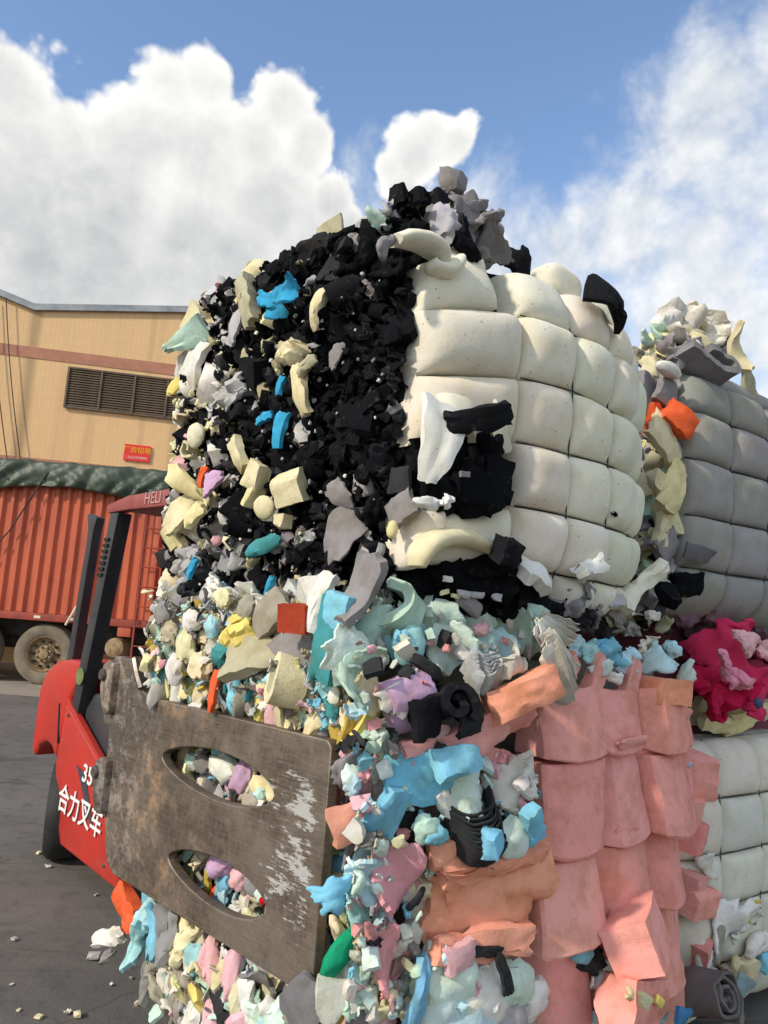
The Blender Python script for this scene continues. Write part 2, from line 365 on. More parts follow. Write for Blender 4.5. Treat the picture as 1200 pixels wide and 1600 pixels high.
# ------------------------------------------------------------------ ground
g = MB(); g.v = [(-600,-200,0),(600,-200,0),(600,1500,0),(-600,1500,0)]; g.f = [(0,1,2,3)]
tag(g.build('ground', m_ground()), kind='structure')
g = MB(); g.v = [(-60,12.0,.004),(40,12.0,.004),(40,40,.004),(-60,40,.004)]; g.f = [(0,1,2,3)]
tag(g.build('pavement', m_strip()), kind='structure')

# ------------------------------------------------------------------ factory building behind
bw = Vector((0.985, 0.172)).normalized(); BA = (-8.36, 17.0)
bld = empty('factory_building', (BA[0], BA[1], 0), math.atan2(bw.y, bw.x))
tag(bld, 'long beige tiled factory with pink bands and grey roof edge behind the truck', 'building')
M_WALL = m_wall()
top = lambda x: 7.98 + (0.130*x if x > 0 else -0.30*x if x > -2.5 else 0.75)
mb = MB(); mb.prism([(-12,0),(13,0),(13,top(8)),(8,top(8)),(0,top(0)),(-2.5,top(-2.5)),(-12,top(-2.5))], 0, 14)
mb.build('wall', M_WALL, bld)
for z in (6.98, 4.42):
    MB().box(-12.01, 13.01, -0.015, 14.0, z-0.13, z+0.13).build('tile_band', M_BAND, bld)
cap = MB()
for x0, x1 in ((-12,-2.5),(-2.5,0.0),(0.0,8.0),(8.0,13.0)):
    z0, z1 = top(x0), top(x1); b0 = len(cap.v)
    for x, z in ((x0,z0),(x1,z1)):
        cap.v += [(x,-0.10,z-0.02),(x,-0.10,z+0.13),(x,14.1,z+0.13),(x,14.1,z-0.02)]
    cap.f += [(b0+i, b0+(i+1)%4, b0+4+(i+1)%4, b0+4+i) for i in range(4)] + [(b0,b0+1,b0+2,b0+3),(b0+4,b0+5,b0+6,b0+7)]
cap.build('roof_edge', M_CAP, bld)
win = MB().box(0.80, 3.78, -0.02, 0.05, 5.80, 6.72).build('louver_window', M_DARK, bld); win.location.x = 0.12
for x in (0.80, 1.53, 2.27, 3.01, 3.74):
    MB().box(x-0.022, x+0.022, -0.085, -0.021, 5.80, 6.72).build('window_frame', M_LOUVER, win)
for z in (5.80, 6.72):
    MB().box(0.78, 3.78, -0.075, -0.023, z-0.022, z+0.022).build('window_frame', M_LOUVER, win)
sl = mesh_from('slat', [(0.82,-0.06,-0.02),(3.72,-0.06,-0.02),(3.72,-0.025,0.03),(0.82,-0.025,0.03),(0.82,-0.066,-0.014),(3.72,-0.066,-0.014),(3.72,-0.031,0.036),(0.82,-0.031,0.036)],
               [(0,1,2,3),(7,6,5,4),(0,4,5,1),(1,5,6,2),(2,6,7,3),(3,7,4,0)])
for i in range(15):
    add('slat', sl, M_LOUVER, win, loc=(0, 0, 5.85 + i*0.058))
sg = empty('wall_sign', bld.matrix_basis @ Vector((2.62, -0.03, 4.90)), bld.rotation_euler.z)
sg.rotation_euler.y = rad(0)
tag(sg, 'small red notice with yellow characters and a phone number on the beige wall', 'sign')
MB().box(-0.29, 0.29, -0.012, 0.012, -0.19, 0.19).build('board', M_SIGNR, sg)
t1 = text_mesh('厂房招租', 0.155); add('lettering', t1, M_SIGNY, sg, loc=(0, -0.015, 0.055), rot=(rad(90), 0, 0))
t2 = text_mesh('13622929893', 0.088); add('lettering', t2, M_SIGNP, sg, loc=(0, -0.015, -0.115), rot=(rad(90), 0, 0))
for k, (xa, xb) in enumerate(((-0.92, 0.02), (-0.62, 0.30))):
    cb = MB().tube([(xa + (xb-xa)*t - 0.06*math.sin(math.pi*t), -0.12, 8.15 - 4.2*t) for t in [i/10 for i in range(11)]], 0.012, 5).build('cable', M_CHASSIS)
    cb.location = bld.location; cb.rotation_euler = bld.rotation_euler
    tag(cb, ('thin dark cable hanging down the factory wall, the outer left one', 'thin dark cable hanging down the factory wall, the inner right one')[k], 'cable')

# ------------------------------------------------------------------ container truck (facing right)
TY = 13.5
trk = empty('container_truck', (-5.0, TY, 0), 0)
tag(trk, 'red corrugated container truck with a green tarpaulin parked in front of the factory', 'truck')
X0, X1, Z0, Z1 = -7.0, 1.05, 1.22, 3.62
vs_, fs_ = [], []; x = X0; prof = []
while x < X1 - 0.20:
    prof += [(x, 0.0), (x+0.04, 0.055), (x+0.10, 0.055), (x+0.14, 0.0)]; x += 0.195
prof.append((X1-0.06, 0.0))
for px_, d in prof: vs_ += [(px_, d, Z0), (px_, d, Z1)]
for i in range(len(prof)-1): fs_.append((2*i, 2*i+2, 2*i+3, 2*i+1))
b0 = len(vs_); vs_ += [(X0, 2.4, Z0), (X0, 2.4, Z1), (X1-0.06, 2.4, Z0), (X1-0.06, 2.4, Z1)]
fs_ += [(b0+2, b0, b0+1, b0+3)]
add('corrugated_side', mesh_from('corrugated_side', vs_, fs_), M_TRUCK, trk)
MB().box(X0, X1, -0.045, 2.45, Z0-0.13, Z0-0.004).build('bottom_rail', M_TRUCKRAIL, trk, 0.008)
MB().box(X0, X1, -0.03, 2.43, Z1+0.004, Z1+0.09).build('top_rail', M_TRUCKRAIL, trk, 0.008)
MB().box(X1-0.055, X1+0.05, -0.03, 2.43, Z0, Z1).build('corner_post', M_TRUCK, trk, 0.01)
for x in (-2.4, -1.62, -0.9, -0.3):
    MB().box(x, x+0.11, -0.052, -0.046, Z0-0.09, Z0-0.045).build('reflector', M_REFL, trk)
# tarpaulin with folds draped over the top
nx, nz = 170, 16; gv = []; gf = []
for i in range(nx+1):
    for j in range(nz+1):
        x = X0 + (X1+0.75-X0)*i/nx; t = j/nz
        hem = 0.50 + 0.06*math.sin(x*2.1) + 0.05*mn.noise(Vector((x*3, 0, 4)))
        fold = 0.16*abs(mn.noise(Vector((x*3.4 + t*2.6, t*1.2, 2.2)))) + 0.09*abs(mn.noise(Vector((x*7.5 - t*4.0, t*2, 7))))
        if t < 0.3: p = (x, 1.2 - 4.2*t, Z1+0.28 - 0.10*t + fold*0.5)
        else: q = (t-0.3)/0.7; p = (x, -0.06 - fold*(0.6+q) - 0.04*math.sin(q*3), Z1+0.25 - q*hem + 0.02*mn.noise(Vector((x*6, q, 1))))
        gv.append(p)
for i in range(nx):
    for j in range(nz): a = i*(nz+1)+j; gf.append((a, a+nz+1, a+nz+2, a+1))
me = mesh_from('tarpaulin', gv, gf, 180); tarp = add('tarpaulin', me, M_TARP, trk)
so = tarp.modifiers.new('thickness', 'SOLIDIFY'); so.thickness = 0.006
MB().tube([(-0.95, -0.14, Z1+0.05), (-1.5, -0.10, 2.6), (-2.25, -0.09, 1.6), (-2.7, -0.08, 1.2)], 0.014, 6).build('rope', M_CHASSIS, trk)
MB().tube([(0.0, -0.1, 1.75), (-0.32, -0.1, 1.05)], 0.02, 6).build('strap_bar', M_REFL, trk)
MB().box(X0, 2.9, 0.55, 0.70, 0.78, 1.085).box(X0, 2.9, 1.7, 1.85, 0.78, 1.085).box(-6, 2.4, 0.7, 1.7, 0.55, 0.9).build('chassis', M_CHASSIS, trk, 0.01)
def truck_wheel(x, r=0.52):
    w = MB().lathe([(r*0.60,0.0),(r*0.66,-0.02),(r*0.86,-0.035),(r*0.97,-0.01),(r,0.05),(r,0.26),(r*0.9,0.30),(r*0.55,0.30)], (x,0.06,r), 40).build('wheel', M_TYRE_D, trk, smooth=40)
    MB().lathe([(r*0.61,0.015),(r*0.57,-0.0),(r*0.54,0.03),(r*0.50,0.09),(r*0.30,0.10),(r*0.28,0.05),(r*0.17,0.03),(r*0.15,-0.01),(0.001,-0.015)], (x,0.06,r), 32).build('rim', M_RIM, w, smooth=35)
    for k in range(10):
        g_ = 2*math.pi*k/10
        MB().box(-0.022,0.022,0.10,0.148,-0.022,0.022).build('rim_hole', M_DARK, w).location = (x+r*0.42*math.cos(g_), 0, r+r*0.42*math.sin(g_))
    for k in range(8):
        g_ = 2*math.pi*(k+.5)/8
        MB().lathe([(0.02,0.10),(0.02,0.055),(0.001,0.05)], (x+r*0.235*math.cos(g_),0,r+r*0.235*math.sin(g_)), 6).build('wheel_nut', M_STEEL, w)
truck_wheel(-0.70); truck_wheel(-2.02); truck_wheel(-4.6); truck_wheel(1.62)
MB().lathe([(0.001,-0.02),(0.10,-0.02),(0.16,0.0),(0.17,0.04),(0.17,0.5),(0.001,0.5)], (0.52,0.0,0.72), 24).build('air_tank', M_RIM, trk, smooth=35)
MB().box(0.55,0.78,-0.02,0.2,0.92,1.10).build('step_bracket', M_TRUCK, trk, 0.01)
lad = MB().tube([(0.86,-0.10,0.55),(0.86,-0.10,3.3)],0.018,6).tube([(1.20,-0.10,0.55),(1.20,-0.10,3.3)],0.018,6).build('ladder', M_TRUCKRAIL, trk)
for i in range(8):
    MB().tube([(0.86,-0.10,0.78+i*0.34),(1.20,-0.10,0.78+i*0.34)],0.013,6).build('rung', M_TRUCKRAIL, lad)
MB().box(1.22,3.4,0.02,2.42,1.12,1.95).box(1.35,3.4,0.06,2.38,1.95,3.3).build('cab', M_CAB, trk, 0.06)
MB().box(1.28,3.4,-0.03,0.02,0.98,1.12).build('cab_skirt', M_CAB, trk, 0.02)
MB().tube([(1.62+0.66*math.cos(a),0.2,0.52+0.60*math.sin(a)) for a in [rad(10+i*16) for i in range(11)]], 0.06, 6).build('mudguard', M_CHASSIS, trk)

# ------------------------------------------------------------------ forklift (local x forward, y towards its far side)
FA = Vector((0.0, 2.05, 0))
fk = empty('forklift', FA, rad(-45))
tag(fk, 'red forklift with a scraped steel bale clamp gripping the lower foam bale', 'forklift')
S0, S1 = 0.62, 1.80
cw = MB().prism([(-3.64,0.60),(-3.63,0.98),(-3.56,1.10),(-3.42,1.175),(-3.25,1.20),(-3.06,1.20),(-3.10,1.06),(-3.19,0.95),(-3.235,0.72),(-3.27,0.60),(-3.34,0.66),(-3.44,0.68),(-3.54,0.64),(-3.58,0.56)], S0+0.004, S1-0.004).build('counterweight', M_FRED, fk, 0.035, seg=3)
sp = MB().prism([(-3.20,0.95),(-2.64,0.665),(-2.60,0.56),(-2.42,0.42),(-2.36,0.34),(-2.34,0.12),(-3.05,0.165),(-3.13,0.30),(-3.20,0.45),(-3.245,0.59)], S0, S1).build('side_panel', M_FRED, fk, 0.018, seg=3)
MB().prism([(-3.18,0.975),(-2.62,0.685),(-2.61,0.655),(-3.18,0.945)], S0-0.006, S0+0.03).build('panel_edge', M_FRED, sp, 0.004)
MB().prism([(-2.95,0.63),(-2.83,0.60),(-2.66,0.345),(-2.70,0.35)], S0-0.004, S0-0.001).build('arrow_decal', M_DECAL, sp)
for body, sz, u, z in (('35', 0.135, -2.79, 0.60), ('合力叉车', 0.165, -2.84, 0.395)):
    me = text_mesh(body, sz, 0.002)
    for v in me.vertices: v.co.x *= (1.0 if sz < .15 else 0.86)
    o = add('lettering', me, M_WHITE, sp, loc=(u, S0-0.008, z), rot=(rad(90), 0, 0)); o.rotation_euler = (rad(90), rad(4), 0)
hood = MB().prism([(-3.06,0.60),(-3.05,0.93),(-2.96,1.03),(-2.80,1.055),(-2.42,1.03),(-2.28,0.90),(-2.18,0.55),(-2.2,0.40)], S0+0.05, S1-0.05).build('hood', M_FDARK, fk, 0.03, seg=3)
MB().box(-2.95,-2.45,S0+0.25,S1-0.25,1.06,1.16).build('seat', M_FDARK, fk, 0.03)
MB().box(-2.98,-2.60,S1-0.30,S1-0.05,1.06,1.20).build('side_box', M_FRED, fk, 0.02)
MB().box(-3.30,-2.75,S1-0.04,S1+0.06,1.05,1.28).build('far_cowl', M_FRED, fk, 0.02)
def post(p, q, wx, wy, nm, mat, par, bev=0.008):
    m_ = MB(); b_ = 0
    for (x, y, z) in (p, q): m_.v += [(x-wx,y-wy,z),(x+wx,y-wy,z),(x+wx,y+wy,z),(x-wx,y+wy,z)]
    m_.f = [(0,1,5,4),(1,2,6,5),(2,3,7,6),(3,0,4,7),(3,2,1,0),(4,5,6,7)]
    return m_.build(nm, mat, par, bev)
gd = MB().box(-2.98,-1.55,S0+0.02,S1-0.02,2.12,2.135).build('overhead_guard', M_GUARD, fk)
MB().prism([(-2.97,2.09),(-2.96,2.145),(-2.72,2.185),(-1.58,2.21),(-1.50,2.13),(-1.52,2.10),(-2.70,2.10)], S0+0.0, S0+0.07).build('guard_rail', M_GUARD, gd, 0.012)
MB().prism([(-2.97,2.09),(-2.96,2.145),(-2.72,2.185),(-1.58,2.21),(-1.50,2.13),(-1.52,2.10),(-2.70,2.10)], S1-0.07, S1).build('guard_rail', M_GUARD, gd, 0.012)
for i in range(9):
    MB().box(-2.85+i*0.15,-2.80+i*0.15,S0+0.08,S1-0.08,2.136,2.18).build('guard_bar', M_POST, gd, 0.005)
me = text_mesh('HELI', 0.095, 0.002); add('lettering', me, M_FADED, gd, loc=(-2.42, S0-0.004, 2.15), rot=(rad(90), 0, 0))
rp = post((-3.10,S0+0.05,0.86),(-2.88,S0+0.05,2.09),0.05,0.045,'guard_post',M_POST,fk)
for i in range(7):
    z = 1.72+i*0.035
    MB().box(-0.03,0.03,-0.004,0.004,-0.009,0.009).build('vent_slot', M_DARK, rp).location = (-3.10+0.22*(z-0.86)/1.23-0.012, S0-0.002, z)
MB().lathe([(0.001,0),(0.05,0),(0.05,0.006),(0.001,0.006)], (-3.045,S0-0.008,1.12), 20).build('round_decal', m_noisy('green_decal', (0.10,0.16,0.05),(0.2,0.22,0.08),20), rp)
post((-3.10,S1-0.05,0.86),(-2.88,S1-0.05,2.09),0.055,0.05,'guard_post',M_POST,fk)
post((-1.75,S0+0.05,0.86),(-1.62,S0+0.05,2.09),0.04,0.04,'guard_post',M_POST,fk)
post((-1.75,S1-0.05,0.86),(-1.62,S1-0.05,2.09),0.04,0.04,'guard_post',M_POST,fk)
ex = MB().prism([(-3.75,0.95),(-3.66,0.95),(-3.57,2.02),(-3.54,2.12),(-3.70,2.15),(-3.65,2.02)], 0.82, 0.89).build('exhaust_stack', M_POST, fk, 0.02)
def fwheel(x, y, r, wdt, tilt=0):
    w = MB().lathe([(r*0.5,0),(r*0.62,-0.012),(r*0.9,-0.005),(r*0.985,0.025),(r,0.06),(r,wdt-0.05),(r*0.95,wdt),(r*0.5,wdt)], (0,0,0), 36).build('wheel', M_TYRE, fk, smooth=40)
    w.location = (x, y, r); w.rotation_euler = (0, 0, tilt)
    MB().lathe([(r*0.52,0.01),(r*0.48,0.06),(r*0.2,0.06),(r*0.18,0.02),(0.001,0.02)], (0,0,0), 24).build('rim', M_CHASSIS, w, smooth=35)
fwheel(-3.38, S0+0.06, 0.29, 0.2, rad(-26)); fwheel(-3.36, S1-0.25, 0.29, 0.2); fwheel(-1.83, S0+0.14, 0.35, 0.22); fwheel(-1.83, S1-0.27, 0.35, 0.22)
MB().box(-2.4,-1.6,S0+0.3,S1-0.3,0.25,0.85).build('chassis', M_CHASSIS, fk)
ms = MB()
for y in (0.98, 1.40): ms.box(-1.56,-1.42,y-0.05,y+0.05,0.08,2.05)
for z in (0.4, 1.2, 1.98): ms.box(-1.54,-1.44,0.98,1.40,z-0.05,z+0.05)
ms.build('mast', M_POST, fk, 0.008)
MB().box(-1.415,-1.33,0.1,1.55,0.75,0.86).box(-1.415,-1.33,0.1,1.55,1.18,1.29).build('clamp_carriage', M_POST, fk, 0.008)
for u, z in ((-3.14,0.88),(-3.10,0.30),(-2.50,0.20),(-2.68,0.64)):
    MB().lathe([(0.001,-0.006),(0.010,-0.006),(0.012,0.004),(0.001,0.004)], (u, S0-0.001, z), 10).build('panel_screw', M_STEEL, sp)
MB().prism([(-3.30,0.93),(-3.285,0.93),(-3.24,0.70),(-3.255,0.70)], S0-0.001, S0+0.006).build('panel_gap', M_DARK, cw)
for k, (y, z) in enumerate(((0.20, 1.30), (0.26, 1.26))):
    MB().tube([(-1.50, y+0.75, 1.55), (-1.45, y+0.4, 1.50+0.04*k), (-1.36, y+0.1, z+0.1), (-1.33, y-0.16, z), (-1.30, y-0.2, z-0.12)], 0.013, 8).build('hydraulic_hose', M_TYRE, fk)
# near clamp arm: outline with two leaf-shaped slots, in the plane y = 0
def leaf(u0, u1, zc, dz, sk):
    out = []
    for k in range(28):
        a = 2*math.pi*k/28; cx = math.cos(a); cz = math.sin(a)
        out.append(((u0+u1)/2 + (u1-u0)/2*cx, zc + dz*(abs(cz)**1.15)*math.copysign(1, cz)*(1+0.12*cx) + sk*cx))
    return out
outline = [(-0.075,0.655),(-0.060,0.672),(-0.060,1.255),(-0.075,1.268),(-0.98,1.262),(-1.045,1.275),(-1.075,1.31),(-1.115,1.375),(-1.275,1.378),(-1.29,1.36),(-1.285,1.20),(-1.255,1.12),(-1.245,1.0),(-1.22,0.84),(-1.17,0.70),(-1.12,0.662)]
slot2 = leaf(-0.78,-0.262,0.80,0.070,-0.002)
def plate_mesh(y0, thick):
    cu = bpy.data.curves.new('plate', 'CURVE'); cu.dimensions = '2D'; cu.fill_mode = 'BOTH'; cu.extrude = thick/2; cu.bevel_depth = 0.004; cu.bevel_resolution = 2
    for pts in (outline, leaf(-0.88,-0.27,1.092,0.073,0.0), slot2):
        s = cu.splines.new('POLY'); s.points.add(len(pts)-1); s.use_cyclic_u = True
        for p, (u, z) in zip(s.points, pts): p.co = (u, z, 0, 1)
    o = bpy.data.objects.new('plate', cu); COL.objects.link(o)
    me = bpy.data.meshes.new_from_object(o.evaluated_get(bpy.context.evaluated_depsgraph_get()))
    bpy.data.objects.remove(o); me.materials.clear()
    me.transform(Matrix.Translation((0, y0, 0)) @ Matrix.Rotation(rad(90), 4, 'X')); return me
arm = add('clamp_arm', plate_mesh(-0.055, 0.026), M_PLATE, fk)
MB().tube([(-1.055,-0.075,1.29),(-1.085,-0.078,1.33),(-1.125,-0.075,1.385)],0.012,6).build('weld_bead', M_STEEL, arm)
for (u, z) in ((-1.285, 1.30), (-1.255, 0.96)):
    hb = MB().prism([(u-0.035,z-0.03),(u-0.03,z+0.05),(u+0.02,z+0.07),(u+0.055,z+0.06),(u+0.055,z-0.12),(u+0.02,z-0.13),(u-0.02,z-0.08)],-0.10,-0.03).build('hinge_block', M_PLATE, arm, 0.012)
    MB().lathe([(0.001,-0.008),(0.018,-0.008),(0.022,-0.002),(0.022,0.02),(0.001,0.02)], (u-0.008,-0.105,z+0.012), 16).build('pin', M_STEEL, hb, smooth=35)
    MB().lathe([(0.001,-0.012),(0.012,-0.012),(0.012,0.02),(0.001,0.02)], (u-0.036,-0.07,z+0.02), 6).build('bolt', M_STEEL, hb)
for z in (0.80, 1.12): MB().box(-1.40,-1.18,-0.03,0.30,z,z+0.10).build('arm_bracket', M_PLATE, arm, 0.01)
MB().box(-1.2,-0.1,1.47,1.50,0.66,1.26).build('clamp_arm', M_PLATE, fk, 0.006)

# ------------------------------------------------------------------ foam shapes
def shell(P, t, closed_v=False):
    """P: grid (m,n,3) mid-surface; t: thickness (number or grid). Returns verts, faces of a closed slab."""
    P = np.asarray(P, float); m, n, _ = P.shape
    du = np.gradient(P, axis=0); dv = np.gradient(P, axis=1)
    N = np.cross(du, dv); N /= (np.linalg.norm(N, axis=2, keepdims=True) + 1e-9)
    tt = np.asarray(t, float); tt = tt[..., None] if tt.ndim else tt
    T = P + N*tt/2; B = P - N*tt/2
    V = np.concatenate([T.reshape(-1, 3), B.reshape(-1, 3)]); k = m*n; F = []
    for i in range(m-1):
        for j in range(n-1):
            a = i*n+j; b = a+1; c = a+n+1; d = a+n
            F.append((a, d, c, b)); F.append((k+a, k+b, k+c, k+d))
    for i in range(m-1):
        a, d = i*n, (i+1)*n; F.append((a, k+a, k+d, d))
        a, d = i*n+n-1, (i+1)*n+n-1; F.append((a, d, k+d, k+a))
    for j in range(n-1):
        a, b = j, j+1; F.append((a, b, k+b, k+a))
        a, b = (m-1)*n+j, (m-1)*n+j+1; F.append((a, k+a, k+b, b))
    return V, F
def nz3(x, y, z): return mn.noise(Vector((x, y, z)))

def g_slab(seed, L=1.0, W=0.6, T=0.22, bend=0.5, twist=0.2, ragged=0.12, m=9, n=6, taper=0.0, lump=0.04):
    r = random.Random(seed); o = r.uniform(0, 90)
    P = np.zeros((m, n, 3)); TT = np.zeros((m, n))
    for i in range(m):
        for j in range(n):
            a = i/(m-1)*2-1; b = j/(n-1)*2-1
            x = a*L/2*(1 + ragged*nz3(b*1.7, o, 0.3)); y = b*W/2*(1 - taper*a)*(1 + ragged*nz3(a*1.9, o, 5.1) + 0.5*ragged*nz3(a*6, o, 2.1))
            x += ragged*0.25*L*nz3(b*4, o+7, 1.0)*(abs(a)**3)
            if ragged > .2: x *= 1 - .16*b*b; y *= 1 - .18*a*a
            if abs(bend) > 1e-3:
                R = L/bend; th = x/R; xx, zz = R*math.sin(th), R*(math.cos(th)-1)
            else: xx, zz = x, 0
            ct, st = math.cos(twist*a), math.sin(twist*a)
            P[i, j] = (xx, y*ct, zz + y*st)
            P[i, j] += lump*L*np.array((nz3(a*2, b*2, o), nz3(a*2, b*2, o+9), nz3(a*2.3, b*2.3, o+5)))
            TT[i, j] = T*(1 + 0.3*nz3(a*2, b*2, o+3))*(1 - (0.5 if ragged > .2 else 0.25)*max(abs(a), abs(b))**(4 if ragged > .2 else 6))
    return shell(P, TT)
def g_rag(seed, L=1.0, W=0.9, T=0.05, amp=0.22, m=14, n=13, freq=1.5):
    """crumpled torn sheet"""
    r = random.Random(seed); o = r.uniform(0, 90); P = np.zeros((m, n, 3)); TT = np.zeros((m, n)); cv = r.uniform(-.8, .8)
    for i in range(m):
        for j in range(n):
            a = i/(m-1)*2-1; b = j/(n-1)*2-1
            q = max(abs(a), abs(b)); ang = math.atan2(b, a); ca, sa = math.cos(ang), math.sin(ang)
            rr = 0.72 + 0.28*q if False else 1.0
            k = 1 + 0.34*nz3(ca*1.5, sa*1.5, o)*q + 0.16*nz3(ca*5, sa*5, o)*q**3 + 0.08*nz3(ca*13, sa*13, o)*q**6
            z = amp*(1.5*abs(nz3(a*freq, b*freq, o)) - 0.3) + amp*0.35*nz3(a*freq*2.4, b*freq*2.4, o+4) - cv*amp*a*a - 0.3*amp*b*b
            P[i, j] = (a*L/2*k*(1-.12*b*b) + 0.05*L*nz3(b*2, a*2, o+11), b*W/2*k*(1-.12*a*a) + 0.05*L*nz3(b*2, a*2, o+14), z)
            TT[i, j] = T*(1 + .5*nz3(a*3, b*3, o+8))*(1 - .4*q**5)
    return shell(P, TT)
def g_soft(seed, sx, sy, sz, e=4.0, amp=0.02, sub=4):
    """cushion: a rounded box"""
    o = random.Random(seed).uniform(0, 90); bm = bmesh.new(); bmesh.ops.create_icosphere(bm, subdivisions=sub, radius=1.0); V = []
    for v in bm.verts:
        c = v.co.normalized(); k = (abs(c.x)**e + abs(c.y)**e + abs(c.z)**e)**(-1/e)*0.5*(1 + amp*2*nz3(c.x*1.5, c.y*1.5, c.z*1.5+o) + amp*nz3(c.x*6, c.y*6, c.z*6+o))
        V.append((c.x*k*sx, c.y*k*sy, c.z*k*sz))
    F = [tuple(v.index for v in f.verts) for f in bm.faces]; bm.free(); return np.array(V), F
def torn(VF, k=0.02, seed=0):
    """fine tearing over a unit-sized piece"""
    V, F = VF; out = []
    for x, y, z in V:
        p = Vector((x*8, y*8, z*8+seed)); q = p*2.3
        out.append((x + k*mn.noise(p) + k*.6*mn.noise(q), y + k*mn.noise(p+Vector((7,0,0))) + k*.6*mn.noise(q+Vector((7,0,0))), z + k*mn.noise(p+Vector((0,9,0))) + k*.6*mn.noise(q+Vector((0,9,0)))))
    return np.array(out), F
def g_chunk(seed, sx=1.0, sy=0.8, sz=0.7, cuts=5, amp=0.03, m=6):
    r = random.Random(seed); o = r.uniform(0, 90)
    bm = bmesh.new(); bmesh.ops.create_cube(bm, size=1.0); bmesh.ops.subdivide_edges(bm, edges=bm.edges, cuts=m-2, use_grid_fill=True)
    planes = []
    for _ in range(cuts):
        nv = Vector((r.gauss(0, 1), r.gauss(0, 1), r.gauss(0, 1))).normalized(); planes.append((nv, r.uniform(0.40, 0.56)))
    sk = r.uniform(-0.25, 0.25); V = []
    for v in bm.verts:
        c = v.co.copy()
        for nv, d in planes:
            q = c.dot(nv) - d
            if q > 0: c -= nv*q
        c = c*(1 + amp*2*nz3(c.x*3, c.y*3, c.z*3+o)) + amp*Vector((nz3(c.x*7, c.y*7, c.z*7+o), nz3(c.x*7, c.y*7+3, c.z*7+o), nz3(c.x*7+5, c.y*7, c.z*7+o)))
        V.append(((c.x + sk*c.z)*sx, c.y*sy, c.z*sz))
    F = [tuple(v.index for v in f.verts) for f in bm.faces]; bm.free(); return np.array(V), F
def g_puff(seed, sx=1.0, sy=0.8, sz=0.7, amp=0.22, freq=1.7, sub=3, pleat=0.0):
    r = random.Random(seed); o = r.uniform(0, 90)
    bm = bmesh.new(); bmesh.ops.create_icosphere(bm, subdivisions=sub, radius=0.5); V = []
    for v in bm.verts:
        c = v.co.normalized()
        d = 1 + amp*nz3(c.x*freq, c.y*freq, c.z*freq+o)*1.6 + amp*0.7*(0.5-abs(nz3(c.x*freq*2.4, c.y*freq*2.4, c.z*freq*2.4+o))*2.2)
        if pleat: d += pleat*math.sin(c.x*16 + 3*nz3(c.x*2, c.y*2, o))
        V.append((c.x*0.5*d*sx, c.y*0.5*d*sy, c.z*0.5*d*sz))
    F = [tuple(v.index for v in f.verts) for f in bm.faces]; bm.free(); return np.array(V), F
def g_tube(path, rads, n=40, k=14, squash=1.0, seed=0):
    """soft rolled foam: path in the face plane (x, y), round section"""
    q = crom(path, n); rr = crom([(r_, 0) for r_ in rads], n); V = []; F = []
    for i in range(n):
        t = q[min(i+1, n-1)] - q[max(i-1, 0)]; t = t/(np.linalg.norm(t)+1e-9); nn = np.array((-t[1], t[0])); r_ = rr[i][0]
        for j in range(k):
            g = 2*math.pi*j/k; a = r_*math.cos(g)*(1 + .12*nz3(i*.25, math.cos(g)*2, seed)); b_ = r_*squash*math.sin(g)
            V.append((q[i][0] + nn[0]*a, q[i][1] + nn[1]*a, b_))
    for i in range(n-1):
        for j in range(k): F.append((i*k+j, i*k+(j+1) % k, (i+1)*k+(j+1) % k, (i+1)*k+j))
    F.append(tuple(reversed(range(k)))); F.append(tuple((n-1)*k+j for j in range(k))); return np.array(V), F
def crom(pts, n):
    pts = [np.array(p, float) for p in pts]; k = len(pts); out = []
    for i in range(n):
        t = i/(n-1)*(k-1); a = min(int(t), k-2); u = t-a
        p0, p1, p2, p3 = pts[max(a-1, 0)], pts[a], pts[a+1], pts[min(a+2, k-1)]
        out.append(0.5*((2*p1) + (-p0+p2)*u + (2*p0-5*p1+4*p2-p3)*u*u + (-p0+3*p1-3*p2+p3)*u**3))
    return out
def g_sweep(seed, prof, T, W, n=26, nw=5, wob=0.03, flare=0.0):
    """sheet whose cross-section in (x, z) follows prof, W wide along y"""
    r = random.Random(seed); o = r.uniform(0, 90); q = crom(prof, n); P = np.zeros((n, nw, 3))
    for i, (x, z) in enumerate(q):
        for j in range(nw):
            b = j/(nw-1)*2-1; k = 1 + flare*b
            P[i, j] = (x*k + wob*nz3(i*.2, b, o), b*W/2*(1 + 0.15*nz3(i*0.25, o, 2)) + wob*nz3(i*.4, b, o+3), z*k + wob*nz3(i*.2, b, o+7))
    return shell(P, T)
def spiral(turns, r0, r1, n=40):
    return [((r0+(r1-r0)*i/(n-1))*math.cos(2*math.pi*turns*i/(n-1)), (r0+(r1-r0)*i/(n-1))*math.sin(2*math.pi*turns*i/(n-1))) for i in range(n)]
def zigzag(k, w, h):
    out = []
    for i in range(k): out += [(i*w/k - w/2, 0 if i % 2 == 0 else h), (i*w/k - w/2 + w/k*0.35, 0 if i % 2 == 0 else h)]
    return out

